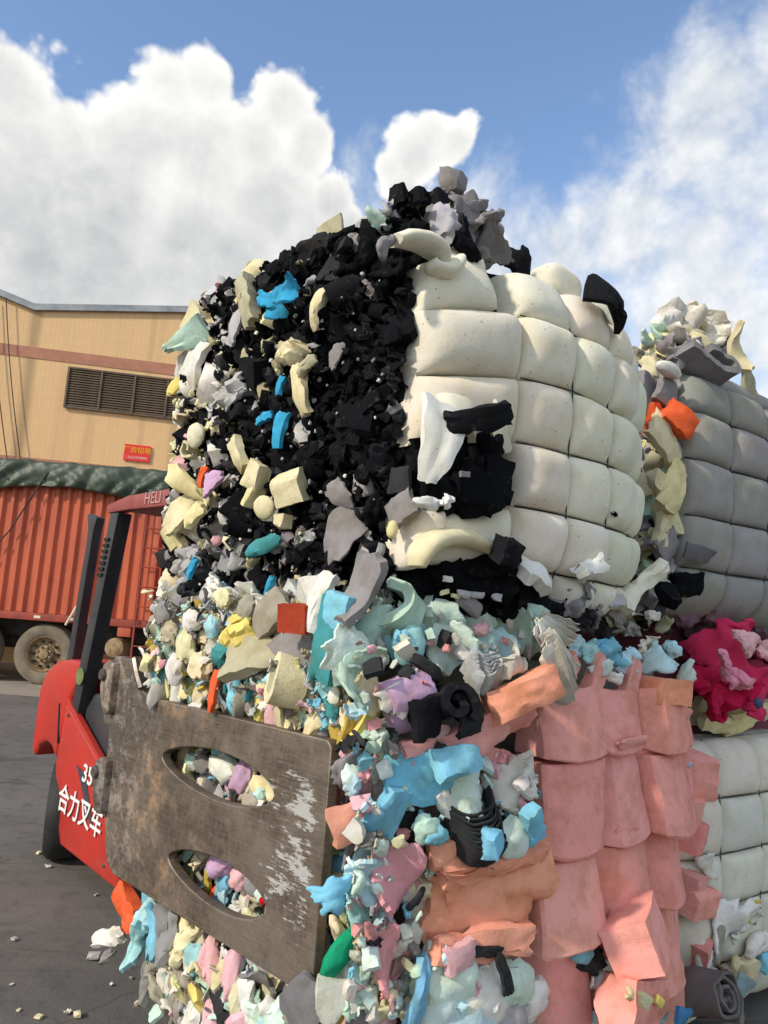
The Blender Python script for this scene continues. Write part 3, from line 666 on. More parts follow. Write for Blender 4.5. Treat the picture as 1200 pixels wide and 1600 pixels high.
# ------------------------------------------------------------------ faces of bales
class Face:
    """a bulged upright face: start A, direction w, outward normal n; s metres along, z up, h outwards"""
    def __init__(s, A, w, sign=1, prof=None):
        s.A = Vector(A); s.w = Vector(w).normalized(); s.n = Vector((s.w.y, -s.w.x))*sign; s.prof = prof or (lambda a, z: 0.0)
    def p(s, a, z, h=0.0):
        b = s.prof(a, z) + h; q = s.A + s.w*a + s.n*b; return Vector((q.x, q.y, z))
    def normal(s, a, z):
        e = 0.01; u = s.p(a+e, z) - s.p(a-e, z); v = s.p(a, z+e) - s.p(a, z-e); N = u.cross(v).normalized()
        return N if N.dot(Vector((s.n.x, s.n.y, 0))) > 0 else -N
    def hit(s, px, py, h=0.0):
        """where the sight line through that spot of the photograph meets this face (h metres in front of it)"""
        d = ray(px, py); O = Vector((0, 0, CAM_H)); n3 = Vector((s.n.x, s.n.y, 0)); b = h + 0.05
        for _ in range(6):
            q0 = s.A + s.n*b; t = (Vector((q0.x, q0.y, 0)) - O).dot(n3)/d.dot(n3); P = O + d*t
            a = (Vector((P.x, P.y)) - s.A).dot(s.w); b = 0.5*b + 0.5*(s.prof(a, P.z) + h)
        return P
    def basis(s):
        wx = Vector((s.w.x, s.w.y, 0)); n3 = Vector((s.n.x, s.n.y, 0)); up = Vector((0, 0, 1))
        if wx.cross(up).dot(n3) < 0: wx = -wx         # keep it right-handed: x across (to the right as seen), y up, z out
        return Matrix((wx, up, n3)).transposed()
def orient(face, ang=0, tx=0, ty=0):
    return face.basis() @ Matrix.Rotation(rad(ang), 3, 'Z') @ Matrix.Rotation(rad(tx), 3, 'X') @ Matrix.Rotation(rad(ty), 3, 'Y')

LIB = {}
def lib(kind, i, low=False):
    if (kind, i, low) not in LIB:
        s = (sum(map(ord, kind))*131 + i*17) % 9973; r = random.Random(s); m, n = (8, 5) if low else (13, 8)
        if kind == 'slab': VF = g_slab(s, 1, r.uniform(.4, .8), r.uniform(.08, .24), r.uniform(-2.4, 2.4), r.uniform(-.9, .9), .30, m, n, r.uniform(-.5, .5))
        elif kind == 'strip': VF = g_slab(s, 1, r.uniform(.16, .3), r.uniform(.1, .2), r.uniform(-1.6, 1.6), r.uniform(-.9, .9), .3, m+2, n-1, r.uniform(-.4, .4), 0.06)
        elif kind == 'rag': VF = g_rag(s, 1, r.uniform(.6, 1), r.uniform(.05, .10), r.uniform(.2, .4), m, n+3)
        elif kind == 'chunk': VF = g_chunk(s, 1, r.uniform(.6, 1), r.uniform(.45, .8), r.randint(4, 8), 0.035, 5 if low else 8)
        elif kind == 'puff': VF = g_puff(s, 1, r.uniform(.6, 1), r.uniform(.5, .8), r.uniform(.22, .45), r.uniform(1.3, 2.4), 2 if low else 3, 0.0)
        elif kind == 'curl': VF = g_sweep(s, [(-.4, -.1), (-.1, .22), (.25, .2), (.36, -.08), (.12, -.2), (-.05, -.02)], r.uniform(.08, .14), r.uniform(.5, .9), 14 if low else 20, 4 if low else 7, .05)
        V, F = torn(VF, 0.02 if low else 0.026 if kind == 'puff' else 0.014, s*.1)
        me = mesh_from('foam_'+kind, V, F, 52 if kind == 'chunk' else 85); me.materials.append(FOAM)
        LIB[(kind, i, low)] = (me, V, F)
    return LIB[(kind, i, low)]
NVAR = dict(slab=14, strip=14, rag=12, chunk=16, puff=14, curl=6)
NAME = dict(slab='foam_slab', strip='foam_strip', rag='foam_sheet', chunk='foam_chunk', puff='foam_lump', curl='foam_curl')

def jig(c, r, k=0.10):
    f = 1 + r.uniform(-k, k); return tuple(min(0.85, max(0.004, v*f*(1 + r.uniform(-0.04, 0.04)))) for v in c)
def put(parent, kind, i, P, size, M3, color, name=None):
    me = lib(kind, i % NVAR[kind])[0]
    o = bpy.data.objects.new(name or NAME[kind], me)
    M = Matrix.Translation(P) @ M3.to_4x4() @ Matrix.Diagonal((*size, 1)) if not isinstance(size, (int, float)) else Matrix.Translation(P) @ M3.to_4x4() @ Matrix.Diagonal((size, size, size, 1))
    o.matrix_basis = M; o.color = (*color, 1)
    return link(o, parent)
def custom(parent, name, VF, P, M3, color, mat=None, smooth=45, label=None):
    V, F = VF; me = mesh_from(name, V, F, smooth); me.materials.append(mat or FOAM)
    o = bpy.data.objects.new(name, me); o.matrix_basis = Matrix.Translation(P) @ M3.to_4x4(); o.color = (*color, 1)
    if label: o['label'] = label
    return link(o, parent)

class Stuff:
    """small scraps past the count limit, joined into one part"""
    def __init__(s): s.V = []; s.F = []; s.C = []; s.n = 0
    def put(s, kind, i, P, size, M3, color):
        _, V, F = lib(kind, i % NVAR[kind], True)
        A = np.array(M3 @ Matrix.Diagonal((size,)*3 if isinstance(size, (int, float)) else size)); W = V @ A.T + np.array(P)
        s.V.append(W); s.F += [tuple(q + s.n for q in f) for f in F]; s.C += [color]*len(V); s.n += len(V)
    def build(s, name, parent):
        me = mesh_from(name, np.concatenate(s.V), s.F, 42); me.materials.append(FOAM_MIX)
        at = me.color_attributes.new('tint', 'FLOAT_COLOR', 'POINT')
        at.data.foreach_set('color', np.array([(*c, 1) for c in s.C], np.float32).ravel())
        o = add(name, me, None, parent); o['kind'] = 'stuff'; return o

def cell_mesh(face, c00, c10, c11, c01, hfun, m=13, skirt=0.07, wr=0.003, seed=0, rag=0.0):
    """one pillow between four seam crossings (s, z)"""
    V = []; F = []
    for i in range(m+1):
        for j in range(m+1):
            a = i/m; b = j/m
            # gather points towards the seams so the edge curve is smooth
            aa = 0.5 - 0.5*math.cos(math.pi*a); bb = 0.5 - 0.5*math.cos(math.pi*b); aa = 0.45*a+0.55*aa; bb = 0.45*b+0.55*bb
            s = (1-aa)*(1-bb)*c00[0] + aa*(1-bb)*c10[0] + aa*bb*c11[0] + (1-aa)*bb*c01[0]
            z = (1-aa)*(1-bb)*c00[1] + aa*(1-bb)*c10[1] + aa*bb*c11[1] + (1-aa)*bb*c01[1]
            if rag:
                q = max(abs(2*aa-1), abs(2*bb-1))**4; s += rag*q*(nz3(s*9, z*9, seed) + .5*nz3(s*30, z*30, seed)); z += rag*q*(nz3(s*9, z*9, seed+5) + .5*nz3(s*30, z*30, seed+5))
            h = hfun(2*aa-1, 2*bb-1)
            h += wr*nz3(s*14, z*14, seed) + wr*0.7*nz3(s*30, z*9, seed+4)
            V.append(face.p(s, z) + face.normal(s, z)*h)
    k = m+1
    for i in range(m):
        for j in range(m): F.append((i*k+j, (i+1)*k+j, (i+1)*k+j+1, i*k+j+1))
    ring = [i*k for i in range(m+1)] + [m*k+j for j in range(1, m+1)] + [i*k+m for i in range(m-1, -1, -1)] + [j for j in range(m-1, 0, -1)]
    b0 = len(V); n3 = Vector((face.n.x, face.n.y, 0))
    V += [V[q] - n3*skirt for q in ring]; L = len(ring)
    F += [(ring[q], b0+q, b0+(q+1) % L, ring[(q+1) % L]) for q in range(L)]
    F.append(tuple(b0+q for q in range(L)))
    bm = bmesh.new(); vs = [bm.verts.new(v) for v in V]
    for f in F: bm.faces.new([vs[q] for q in f])
    bmesh.ops.recalc_face_normals(bm, faces=bm.faces)
    me = bpy.data.meshes.new('foam_pillow'); bm.to_mesh(me); bm.free(); me.shade_smooth(); me.set_sharp_from_angle(angle=rad(50))
    return me
def block_mesh(face, c00, c10, c11, c01, h0, tilt, left, facet, rag=0.012, seed=0, k=7):
    """a cut foam block: flat crisp front, square sides, optional slanted cut on its left"""
    r = random.Random(seed); base = [0, .02, .05] + [.05 + .9*i/k for i in range(1, k)] + [.95, .98, 1]; n = len(base); V = []; F = []
    if left: base = sorted(base[:-4] + [min(.9, facet), min(.9, facet)+.015] + base[-4:]); n = len(base)
    bz = [0, .02, .05] + [.05 + .9*i/k for i in range(1, k)] + [.95, .98, 1]; nb = len(bz); o = r.uniform(0, 50)
    cs = [sum(c[0] for c in (c00, c10, c11, c01))/4, sum(c[1] for c in (c00, c10, c11, c01))/4]; c00, c10, c11, c01 = [(cs[0]+(c[0]-cs[0])*.965, cs[1]+(c[1]-cs[1])*.955) for c in (c00, c10, c11, c01)]
    for i, a in enumerate(base):
        for j, b in enumerate(bz):
            s = (1-a)*(1-b)*c00[0] + a*(1-b)*c10[0] + a*b*c11[0] + (1-a)*b*c01[0]; z = (1-a)*(1-b)*c00[1] + a*(1-b)*c10[1] + a*b*c11[1] + (1-a)*b*c01[1]
            e = max(abs(2*a-1), abs(2*b-1))**6
            s += rag*e*(nz3(s*7, z*7, o) + .6*nz3(s*28, z*28, o)); z += rag*e*(nz3(s*7, z*7, o+5) + .6*nz3(s*28, z*28, o+5)) - .018*(1-(2*a-1)**2)*(1-b)**3
            h = h0 + tilt*(1-b) + .014*(1-(2*a-1)**2) + .004*nz3(s*11, z*11, o) + .0025*nz3(s*40, z*40, o)
            if left and a <= facet: h -= left*(facet-a)/facet
            if i in (0, n-1) or j in (0, nb-1): h = -.05
            elif i in (1, n-2) or j in (1, nb-2): h -= .007
            V.append(face.p(s, z) + face.normal(s, z)*h)
    for i in range(n-1):
        for j in range(nb-1): F.append((i*nb+j, (i+1)*nb+j, (i+1)*nb+j+1, i*nb+j+1))
    ring = [i*nb for i in range(n)] + [(n-1)*nb+j for j in range(1, nb)] + [i*nb+nb-1 for i in range(n-2, -1, -1)] + [j for j in range(nb-2, 0, -1)]
    F.append(tuple(ring)); bm = bmesh.new(); vs = [bm.verts.new(v) for v in V]
    for f in F: bm.faces.new([vs[q] for q in f])
    bmesh.ops.recalc_face_normals(bm, faces=bm.faces)
    me = bpy.data.meshes.new('foam_block'); bm.to_mesh(me); bm.free(); me.shade_smooth(); me.set_sharp_from_angle(angle=rad(35)); return me
def pillow(hp, n=3.0, e=0.5, tilt=0.0, sx=0.0):
    def f(a, b):
        k = max(0.0, (1-abs(a)**n)*(1-abs(b)**n))**e
        return hp*k*(1 + tilt*b + sx*a) - 0.012
    return f
def shingle(hp, tilt, left, n=12, facet=-0.5):
    def f(a, b):
        k = max(0.0, (1-abs(a)**n)*(1-abs(b)**n))**0.3
        q = hp*(1 - tilt*b)*k + 0.02*(1-a*a)*k
        if left and a < facet: q -= left*(facet-a)/(1+facet)
        return q - 0.012
    return f
def wires(face, lines, parent, r=0.0022):
    for pts in lines:
        MB().tube([face.p(s, z, h) for s, z, h in pts], r, 5).build('baling_wire', M_WIRE, parent)

def scatter(n, u0, u1, z0, z1, r, mind):
    out = []; tries = 0
    while len(out) < n and tries < n*60:
        tries += 1; u = r.uniform(u0, u1); z = r.uniform(z0, z1); d = mind*(1 - 0.55*tries/(n*60))
        if all((u-a)**2 + (z-b)**2 > d*d for a, b in out): out.append((u, z))
    return out
def core(parent, A, dirs, lens, z0, z1, color, inset=0.05, mixed=None):
    w1, w2 = Vector(dirs[0]).normalized(), Vector(dirs[1]).normalized(); A = Vector(A)
    c = A + w1*inset*1.3 + w2*inset*1.3; m = MB()
    q = [c, c + w1*(lens[0]-2*inset), c + w1*(lens[0]-2*inset) + w2*(lens[1]-2*inset), c + w2*(lens[1]-2*inset)]
    m.v = [(p.x, p.y, z0+0.01) for p in q] + [(p.x, p.y, z1-inset) for p in q]
    m.f = [(0,1,5,4),(1,2,6,5),(2,3,7,6),(3,0,4,7),(3,2,1,0),(4,5,6,7)]
    me = mesh_from('foam_core', m.v, m.f); bm = bmesh.new(); bm.from_mesh(me)
    bmesh.ops.subdivide_edges(bm, edges=bm.edges, cuts=9, use_grid_fill=True); bmesh.ops.recalc_face_normals(bm, faces=bm.faces)
    for v in bm.verts: v.co += v.normal*0.035*mn.noise(v.co*7)
    bm.to_mesh(me); bm.free(); me.shade_smooth()
    return add('foam_core', me, FOAM, parent, color)

R = random.Random(11)
def wpick(r, d):
    t = r.uniform(0, sum(d.values()))
    for k, v in d.items():
        t -= v
        if t <= 0: return k
    return k

# ================================================================== upper bale: black scraps and ivory pillows
A_U = Vector((0.06, 2.08)); W_F = Vector((0.8, 0.6)); W_L = Vector((-0.72, 0.69)).normalized()
def prof_white(s, z):
    b = 0.045 + 0.035*math.sin(math.pi*min(1, max(0, s)))
    if s > 0.55: a = min(0.995, (s-0.55)/0.66); b -= 0.30*(1-(1-a**2.6)**(1/2.6))
    if z > 2.45: b -= 0.16*min(1.3, (z-2.45)/0.33)**2
    if z < 1.95: b -= 0.10*((1.95-z)/0.3)**2
    return b
FU = Face(A_U, W_F, 1, prof_white)
def prof_left(L, z0, z1, bulge=0.04, edge=0.12):
    def f(u, z):
        t = (z-z0)/(z1-z0); b = bulge*(1-(2*t-1)**2)
        if u > L-0.25: b -= edge*min(1.3, (u-L+0.25)/0.25)**2
        if t > 0.85: b -= 0.10*((t-0.85)/0.15)**2
        return b
    return f
LU = 1.23
FUL = Face(A_U, W_L, -1, prof_left(LU, 1.62, 2.86, 0.03, 0.10))
bu = empty('foam_bale', (0.1, 2.75, 1.62))
tag(bu, 'upper bale of black foam scrap with ivory pillowed front, stacked on the pink one', 'foam bale', 'stacked foam bales')
INV = bu.matrix_basis.inverted()
def child_fix(root):
    """children were placed in world coordinates: keep them there under the moved root"""
    inv = Matrix.Translation(root.location).inverted() if root.rotation_euler.z == 0 else root.matrix_basis.inverted()
    for ch in root.children: ch.matrix_parent_inverse = inv
core(bu, A_U, (W_L, W_F), (LU, 1.05), 1.62, 2.80, C['black'], 0.07)
cols = [-0.03, 0.335, 0.565, 0.785, 0.985, 1.15]; rows = [1.655, 1.765, 1.945, 2.145, 2.34, 2.535, 2.70]
def grid_pts(cols, rows, r, j=0.008):
    return {(i, k): (c + r.uniform(-j, j), z + r.uniform(-j, j)) for i, c in enumerate(cols) for k, z in enumerate(rows)}
gp = grid_pts(cols, rows, R)
for k in range(len(rows)):      # the first column sags towards the corner
    s, z = gp[(0, k)]; gp[(0, k)] = (s, z - 0.065*(k > 2) - 0.02)
skip = {(0, 2), (0, 0), (0, 1)}
for i in range(len(cols)-1):
    for k in range(len(rows)-1):
        if (i, k) in skip or (i == 0 and k == 5): continue
        hp = R.uniform(0.045, 0.062)*(1.15 if i == 0 else 1)*(0.75 if i > 3 else 1)
        me = cell_mesh(FU, gp[(i,k)], gp[(i+1,k)], gp[(i+1,k+1)], gp[(i,k+1)], pillow(hp*1.15, R.uniform(2.8, 3.8), 0.5, R.uniform(0, 0.2), R.uniform(-.1, .1)), 14, seed=i*7+k)
        me.materials.append(FOAM_FACE)
        add('foam_pillow', me, None, bu, jig(C['ivory'], R, 0.05))
# the torn remains of the pillows beside the hole
me = cell_mesh(FU, (-0.03, 1.74), (0.335, 1.765), (0.335, 1.935), (-0.03, 1.885), pillow(0.07, 3, .5), 14, seed=91); me.materials.append(FOAM_FACE)
add('foam_pillow', me, None, bu, C['ivory'])
wires(FU, [[(gp[(i,k)][0], gp[(i,k)][1], 0.006) for i in range(1, 6)] for k in range(1, 6)] + [[(gp[(i,k)][0], gp[(i,k)][1], 0.005) for k in range(0, 7)] for i in (2, 3)], bu)

def F_put(parent, face, kind, px, py, size, ang, color, h=0.03, tx=0, ty=0, seed=None, name=None):
    return put(parent, kind, seed if seed is not None else int(px*7+py*3), face.hit(px, py, h), size, orient(face, ang, tx, ty), C[color] if isinstance(color, str) else color, name)
def F_cus(parent, face, name, VF, px, py, ang, color, h=0.03, tx=0, ty=0, mat=None, smooth=45, label=None):
    return custom(parent, name, VF, face.hit(px, py, h), orient(face, ang, tx, ty), C[color] if isinstance(color, str) else color, mat, smooth, label)

# --- hole in the ivory face: black scraps, flaps
for (px, py, s, a, h, kd) in [(700,720,.13,10,-.02,'chunk'),(745,735,.14,60,.0,'puff'),(765,700,.12,100,.02,'puff'),(740,770,.15,-5,.05,'puff'),(690,770,.12,30,.03,'puff'),
        (665,760,.11,60,.02,'puff'),(770,745,.10,80,.05,'chunk'),(720,690,.13,-30,-.02,'chunk'),(655,735,.10,0,.0,'puff'),(660,705,.09,20,-.02,'chunk'),(780,770,.09,10,.06,'puff'),(715,745,.12,70,.02,'slab')]:
    F_put(bu, FU, kd, px, py, s, a, jig(C['black'], R), h, R.uniform(-25, 25), R.uniform(-25, 25))
F_cus(bu, FU, 'foam_strip', g_slab(5, .20, .065, .045, .3, .2, .12, 10, 6), 748, 655, 22, 'soot', .12, 10, -15)
F_cus(bu, FU, 'foam_flap', g_slab(3, .225, .105, .026, .9, .25, .08, 18, 10, .5, .02), 688, 690, -104, 'white', .10, 18, 0, FOAM_FACE)
F_cus(bu, FU, 'foam_flap', g_slab(8, .17, .085, .026, 1.5, .3, .1, 10, 6), 725, 640, -20, 'ivory', .06, -25, 0, FOAM_FACE)
F_cus(bu, FU, 'foam_flap', g_slab(9, .16, .05, .024, .9, -.3, .1, 10, 6), 778, 668, -62, 'ivory', .05, 25, 0, FOAM_FACE)
# --- torn lip below the hole
F_cus(bu, FU, 'foam_flap', g_tube([(-.135,-.06),(-.13,-.03),(-.105,.0),(-.06,.022),(.0,.032),(.07,.026),(.125,.01)], [.018,.026,.028,.026,.024,.02,.012], 44, 14, 1.7, 6), 715, 858, 0, 'cream', .10, 0, 0, FOAM_FACE, 70)
me = cell_mesh(FU, (-0.035, 1.72), (0.075, 1.75), (0.085, 1.93), (-0.035, 1.90), pillow(0.085, 3, .5), 14, seed=92); me.materials.append(FOAM_FACE)
add('foam_pillow', me, None, bu, jig(C['ivory'], R, .03))
F_put(bu, FU, 'puff', 670, 786, (.085,.035,.04), 5, 'white', .10)
F_put(bu, FU, 'rag', 700, 783, .04, 60, 'white', .12)
for (px, py, s, a, h, kd) in [(700,890,.13,0,.03,'puff'),(745,888,.12,20,.06,'puff'),(785,872,.09,40,.08,'chunk'),(670,900,.12,50,.0,'puff'),(730,905,.15,-10,.05,'puff'),(790,885,.12,70,.05,'puff'),
        (820,925,.14,30,.05,'puff'),(770,915,.14,0,.05,'puff'),(690,925,.12,10,.02,'puff'),(850,945,.13,-20,.06,'slab'),(640,925,.12,40,.02,'puff'),(800,950,.14,0,.05,'puff'),(735,935,.13,60,.03,'puff'),(880,960,.11,-15,.06,'slab')]:
    F_put(bu, FU, kd, px, py, s, a, jig(C['black'], R), h, R.uniform(-25, 25), R.uniform(-25, 25))
F_cus(bu, FU, 'foam_slab', g_slab(21, .10, .07, .06, .2, .1, .12, 9, 7), 792, 862, -10, 'soot', .13, 20, 20)
F_cus(bu, FU, 'foam_slab', g_slab(22, .14, .075, .05, .9, .2, .16, 10, 7, .2), 838, 900, -12, 'white', .10, -40, 10, FOAM_FACE)
F_cus(bu, FU, 'foam_slab', g_slab(23, .15, .05, .045, -.9, .3, .2, 10, 6, -.2), 918, 890, 22, 'white', .07, -30, 10, FOAM_FACE)
F_cus(bu, FU, 'foam_slab', g_slab(24, .30, .06, .05, -.5, .3, .15, 12, 6, .35), 1000, 915, 34, 'ivory', .03, -10, 0, FOAM_FACE)
for (px, py, s, c) in [(700,905,.022,'white'),(694,925,.02,'paleyellow'),(712,932,.02,'paleyellow'),(725,928,.03,'lightgray'),(745,930,.03,'lightgray'),(775,933,.028,'lightgray'),(726,741,.022,'gray'),(735,945,.06,'gray')]:
    F_put(bu, FU, 'chunk', px, py, (s*1.4, s*.8, s*.7), R.uniform(-30, 30), c, .12)
for (px, py, s, c, kd) in [(880,940,.11,'gray','rag'),(915,935,.12,'gray','rag'),(900,965,.10,'charcoal','rag'),(935,960,.10,'gray','rag'),(965,940,.08,'lightgray','slab'),(985,955,.07,'offwhite','slab'),(1010,975,.08,'soot','slab'),
        (960,975,.10,'gray','rag'),(1040,930,.10,'black','chunk'),(1030,955,.08,'charcoal','chunk'),(985,985,.06,'lightgray','rag'),(1040,985,.07,'charcoal','slab'),(870,975,.08,'offwhite','slab'),(945,990,.09,'charcoal','puff')]:
    F_put(bu, FU, kd, px, py, s, R.uniform(-40, 40), jig(C[c], R), .05, R.uniform(-40, 40), R.uniform(-40, 40))
F_cus(bu, FU, 'foam_slab', g_slab(27, .15, .10, .07, .1, .1, .08, 9, 7), 1072, 912, 12, 'black', .02, 10, -15)
F_cus(bu, FU, 'foam_slab', g_slab(28, .075, .035, .03, .2, .1, .2, 8, 6), 1020, 962, -3, 'offwhite', .08, 0, 0)
# --- small torn hole in a pillow
F_put(bu, FU, 'puff', 960, 803, (.030,.018,.018), -20, 'black', .030)
F_put(bu, FU, 'slab', 953, 796, (.04,.012,.012), -25, 'ivory', .05); F_put(bu, FU, 'slab', 968, 811, (.03,.01,.01), -40, 'ivory', .045)
# --- top of the ivory face
F_cus(bu, FU, 'foam_fold', g_tube([(-.10,-.014),(-.06,.006),(0,.016),(.05,.008),(.078,-.018)], [.016,.022,.024,.022,.012], 40, 14, 2.2, 3), 662, 388, 0, 'ivory', .05, 0, 0, FOAM_FACE, 70)
F_cus(bu, FU, 'foam_fold', g_tube([(-.04,-.02),(-.02,-.034),(.02,-.03),(.05,.0),(.07,.03)], [.014,.02,.024,.022,.012], 40, 14, 1.8, 9), 690, 405, 0, 'ivory', .05, 0, 0, FOAM_FACE, 70)
F_cus(bu, FU, 'foam_fold', g_slab(32, .19, .09, .05, 1.0, .2, .1, 12, 8), 725, 415, 8, 'ivory', .0, -20, 0, FOAM_FACE)
me = cell_mesh(FU, (-0.03, 2.44), (0.26, 2.54), (0.22, 2.70), (-0.02, 2.60), pillow(0.05, 3, .5), 14, seed=77); me.materials.append(FOAM_FACE)
add('foam_pillow', me, None, bu, C['ivory'])
F_cus(bu, FU, 'foam_slab', g_soft(33, .19, .14, .14, 3.6), 866, 452, -6, 'ivory', -.06, 0, 0, FOAM_FACE, 60)
F_cus(bu, FU, 'foam_slab', g_slab(34, .27, .10, .07, .5, .2, .1, 12, 7), 955, 522, -36, 'ivory', .0, -25, 0, FOAM_FACE)
dome = [(math.cos(t)*.095, math.sin(t)*.095) for t in [math.pi*i/12 for i in range(13)]]
P = np.zeros((13, 5, 3))
for i in range(13):
    for j in range(5):
        q = j/4; P[i, j] = (dome[i][0]*(.15+.85*q), dome[i][1]*(.15+.85*q)*1.25, .05*(1-q*q) + .01*nz3(i*.5, q*2, 3))
F_cus(bu, FU, 'foam_dome', shell(P*1.25, .02), 938, 496, -8, 'soot', .06, -10, 10)
F_put(bu, FU, 'slab', 815, 415, .13, -40, 'soot', -.02, 10, 10)
# --- grey and black crown on the near corner
F_cus(bu, FU, 'foam_sheet', g_rag(41, .21, .20, .014, .05, 20, 19, 1.25), 728, 345, 12, 'gray', .0, -8, 10, None, 55)
F_cus(bu, FU, 'foam_sheet', g_rag(42, .14, .19, .014, .045, 18, 17, 1.3), 752, 368, -60, 'gray', .03, 0, 25, None, 55)
F_cus(bu, FU, 'foam_sheet', g_slab(46, .17, .15, .022, 1.0, .5, .35, 18, 14), 738, 335, 25, 'gray', .02, 0, 15)
F_cus(bu, FU, 'foam_sheet', g_slab(47, .17, .10, .02, -.8, .6, .35, 18, 12, -.4), 765, 372, -62, lin('7f7b7d'), .04, 10, 20)
F_cus(bu, FU, 'foam_sheet', g_slab(48, .12, .11, .02, .9, .5, .35, 16, 12), 700, 325, 70, lin('7a7678'), .0, 0, 0)
F_cus(bu, FU, 'foam_chunk', g_chunk(43, .08, .085, .06, 5, .03, 7), 707, 288, -4, 'gray', .0, 0, 20, None, 35)
F_cus(bu, FU, 'foam_slab', g_slab(44, .10, .035, .03, .5, .2, .2), 745, 322, 30, 'gray', .03, 20, 0)
F_cus(bu, FU, 'foam_sheet', g_sweep(45, [(-.09,-.02),(-.06,.02),(-.03,-.015),(0,.02),(.03,-.015),(.06,.02),(.09,-.01)], .014, .16, 30, 8, .012), 655, 335, 6, 'soot', .0, 0, -25, None, 40)
F_put(bu, FU, 'puff', 716, 362, (.10,.13,.07), 20, 'black', .05); F_put(bu, FU, 'puff', 728, 388, (.10,.07,.06), -20, 'black', .05)
F_put(bu, FU, 'slab', 600, 385, .10, 40, 'gray', .04, 30, 20); F_put(bu, FU, 'rag', 615, 340, .10, 20, 'lightgray', -.02, 40, 0); F_put(bu, FU, 'slab', 590, 345, .10, -30, 'mint', -.05, 40, 0)

# --- left face
st = Stuff(); n_ind = 0
def col_upper(u, z, r):
    t = (z-1.62)/1.1
    if u < 0.36: d = dict(black=20, soot=5, charcoal=2, gray=1.0, lightgray=.4)
    elif u < 0.7: d = dict(black=16, soot=5, charcoal=3, gray=2, cream=1.6, lightgray=1.4, paleyellow=.5, offwhite=.8)
    else: d = dict(black=8, soot=3, charcoal=2, gray=2.5, lightgray=4, cream=6, offwhite=5, paleyellow=1.5, palepink=.5, khaki=1)
    if u > .92: d['black'] = 4; d['cream'] = 8; d['offwhite'] = 7
    if t < 0.25: d['lightgray'] = d.get('lightgray', 0)+4; d['gray'] = d['gray']+4; d['taupe'] = 3; d['offwhite'] = d.get('offwhite', 0)+2
    return wpick(r, d)
DK = dict(puff=2.5, chunk=.8, slab=3, curl=2, rag=3, strip=1); LT = dict(chunk=1, slab=3, rag=3.5, puff=.8, curl=1.5, strip=1.5)
BLK = ('black', 'soot', 'charcoal')
for q, (u, z) in enumerate(scatter(660, 0.02, LU+0.02, 1.60, 2.79, R, 0.048)):
    c = col_upper(u, z, R); dark = c in BLK; kd = wpick(R, DK if dark else LT)
    s = R.uniform(.07, .125) if dark else R.uniform(.07, .135) if u > .7 else R.uniform(.045, .10); h = R.uniform(-.02, .045)
    M3 = orient(FUL, R.uniform(0, 360), R.gauss(0, 38), R.gauss(0, 38))
    if s > .06 and n_ind < 290: n_ind += 1; put(bu, kd, R.randint(0, 99), FUL.p(u, z, h), s, M3, jig(C[c], R, .2))
    else: st.put(kd, R.randint(0, 99), FUL.p(u, z, h), s, M3, jig(C[c], R, .2))
for u, z in scatter(850, 0.0, LU+.03, 1.58, 2.78, R, 0.02):
    c = col_upper(u, z, R); s = R.uniform(.025, .055)
    if c not in BLK and R.random() < .6: c = R.choice(BLK)
    kd = wpick(R, dict(puff=1, chunk=1.5, rag=3, strip=2, slab=2))
    st.put(kd, R.randint(0, 99), FUL.p(u, z, R.uniform(.015, .07)), s, orient(FUL, R.uniform(0, 360), R.gauss(0, 45), R.gauss(0, 45)), jig(C[c], R, .25))
for i in range(150):            # crumbs caught in the black scrap
    u, z = R.uniform(.03, LU), R.uniform(1.60, 2.6)
    st.put('chunk', R.randint(0, 99), FUL.p(u, z, R.uniform(.04, .085)), R.uniform(.005, .014), orient(FUL, R.uniform(0, 360)), jig(C[R.choice(['offwhite', 'lightgray', 'gray'])], R))
# edge scraps that give the far side its ragged outline
for i in range(46):
    z = 1.62 + 1.08*i/46; c = wpick(R, dict(cream=4, offwhite=3, lightgray=3, black=4, gray=1.5, paleyellow=1))
    put(bu, wpick(R, dict(slab=3, rag=2, puff=2, chunk=1)), R.randint(0, 99), FUL.p(LU+R.uniform(-.05, .05), z, R.uniform(-.1, .05)), R.uniform(.07, .13), orient(FUL, R.uniform(0, 360), R.gauss(0, 40), R.gauss(0, 40)), jig(C[c], R, .12))
for i in range(30):             # the black scrap rises towards the near corner
    u = .62*R.random(); c = wpick(R, dict(black=9, soot=3, charcoal=1, gray=.8))
    put(bu, wpick(R, dict(slab=3, rag=2, puff=2)), R.randint(0, 99), FUL.p(u, 2.765 + R.uniform(-.03, .04)*(1-u/.9), R.uniform(-.12, -.01)), R.uniform(.09, .14), orient(FUL, R.uniform(0, 360), R.gauss(0, 30), R.gauss(0, 30)), jig(C[c], R, .15))
for i in range(34):             # along the top edge
    u = LU*i/34; c = wpick(R, dict(black=9, soot=3, lightgray=1, gray=2, cream=.7))
    put(bu, wpick(R, dict(slab=2, chunk=2, puff=3)), R.randint(0, 99), FUL.p(u, 2.775 - .05*(u/LU) + R.uniform(-.05, .02), R.uniform(-.14, 0)), R.uniform(.08, .14), orient(FUL, R.uniform(0, 360), R.gauss(0, 30), R.gauss(0, 30)), jig(C[c], R, .15))
UL = lambda *a, **k: F_put(bu, FUL, *a, **k)
bs = F_cus(bu, FUL, 'foam_sheet', g_slab(51, .13, .10, .014, 1.6, .7, .35, 18, 14), 434, 474, 10, 'blue', .10, 10, 20, label='crumpled bright blue foam scrap')
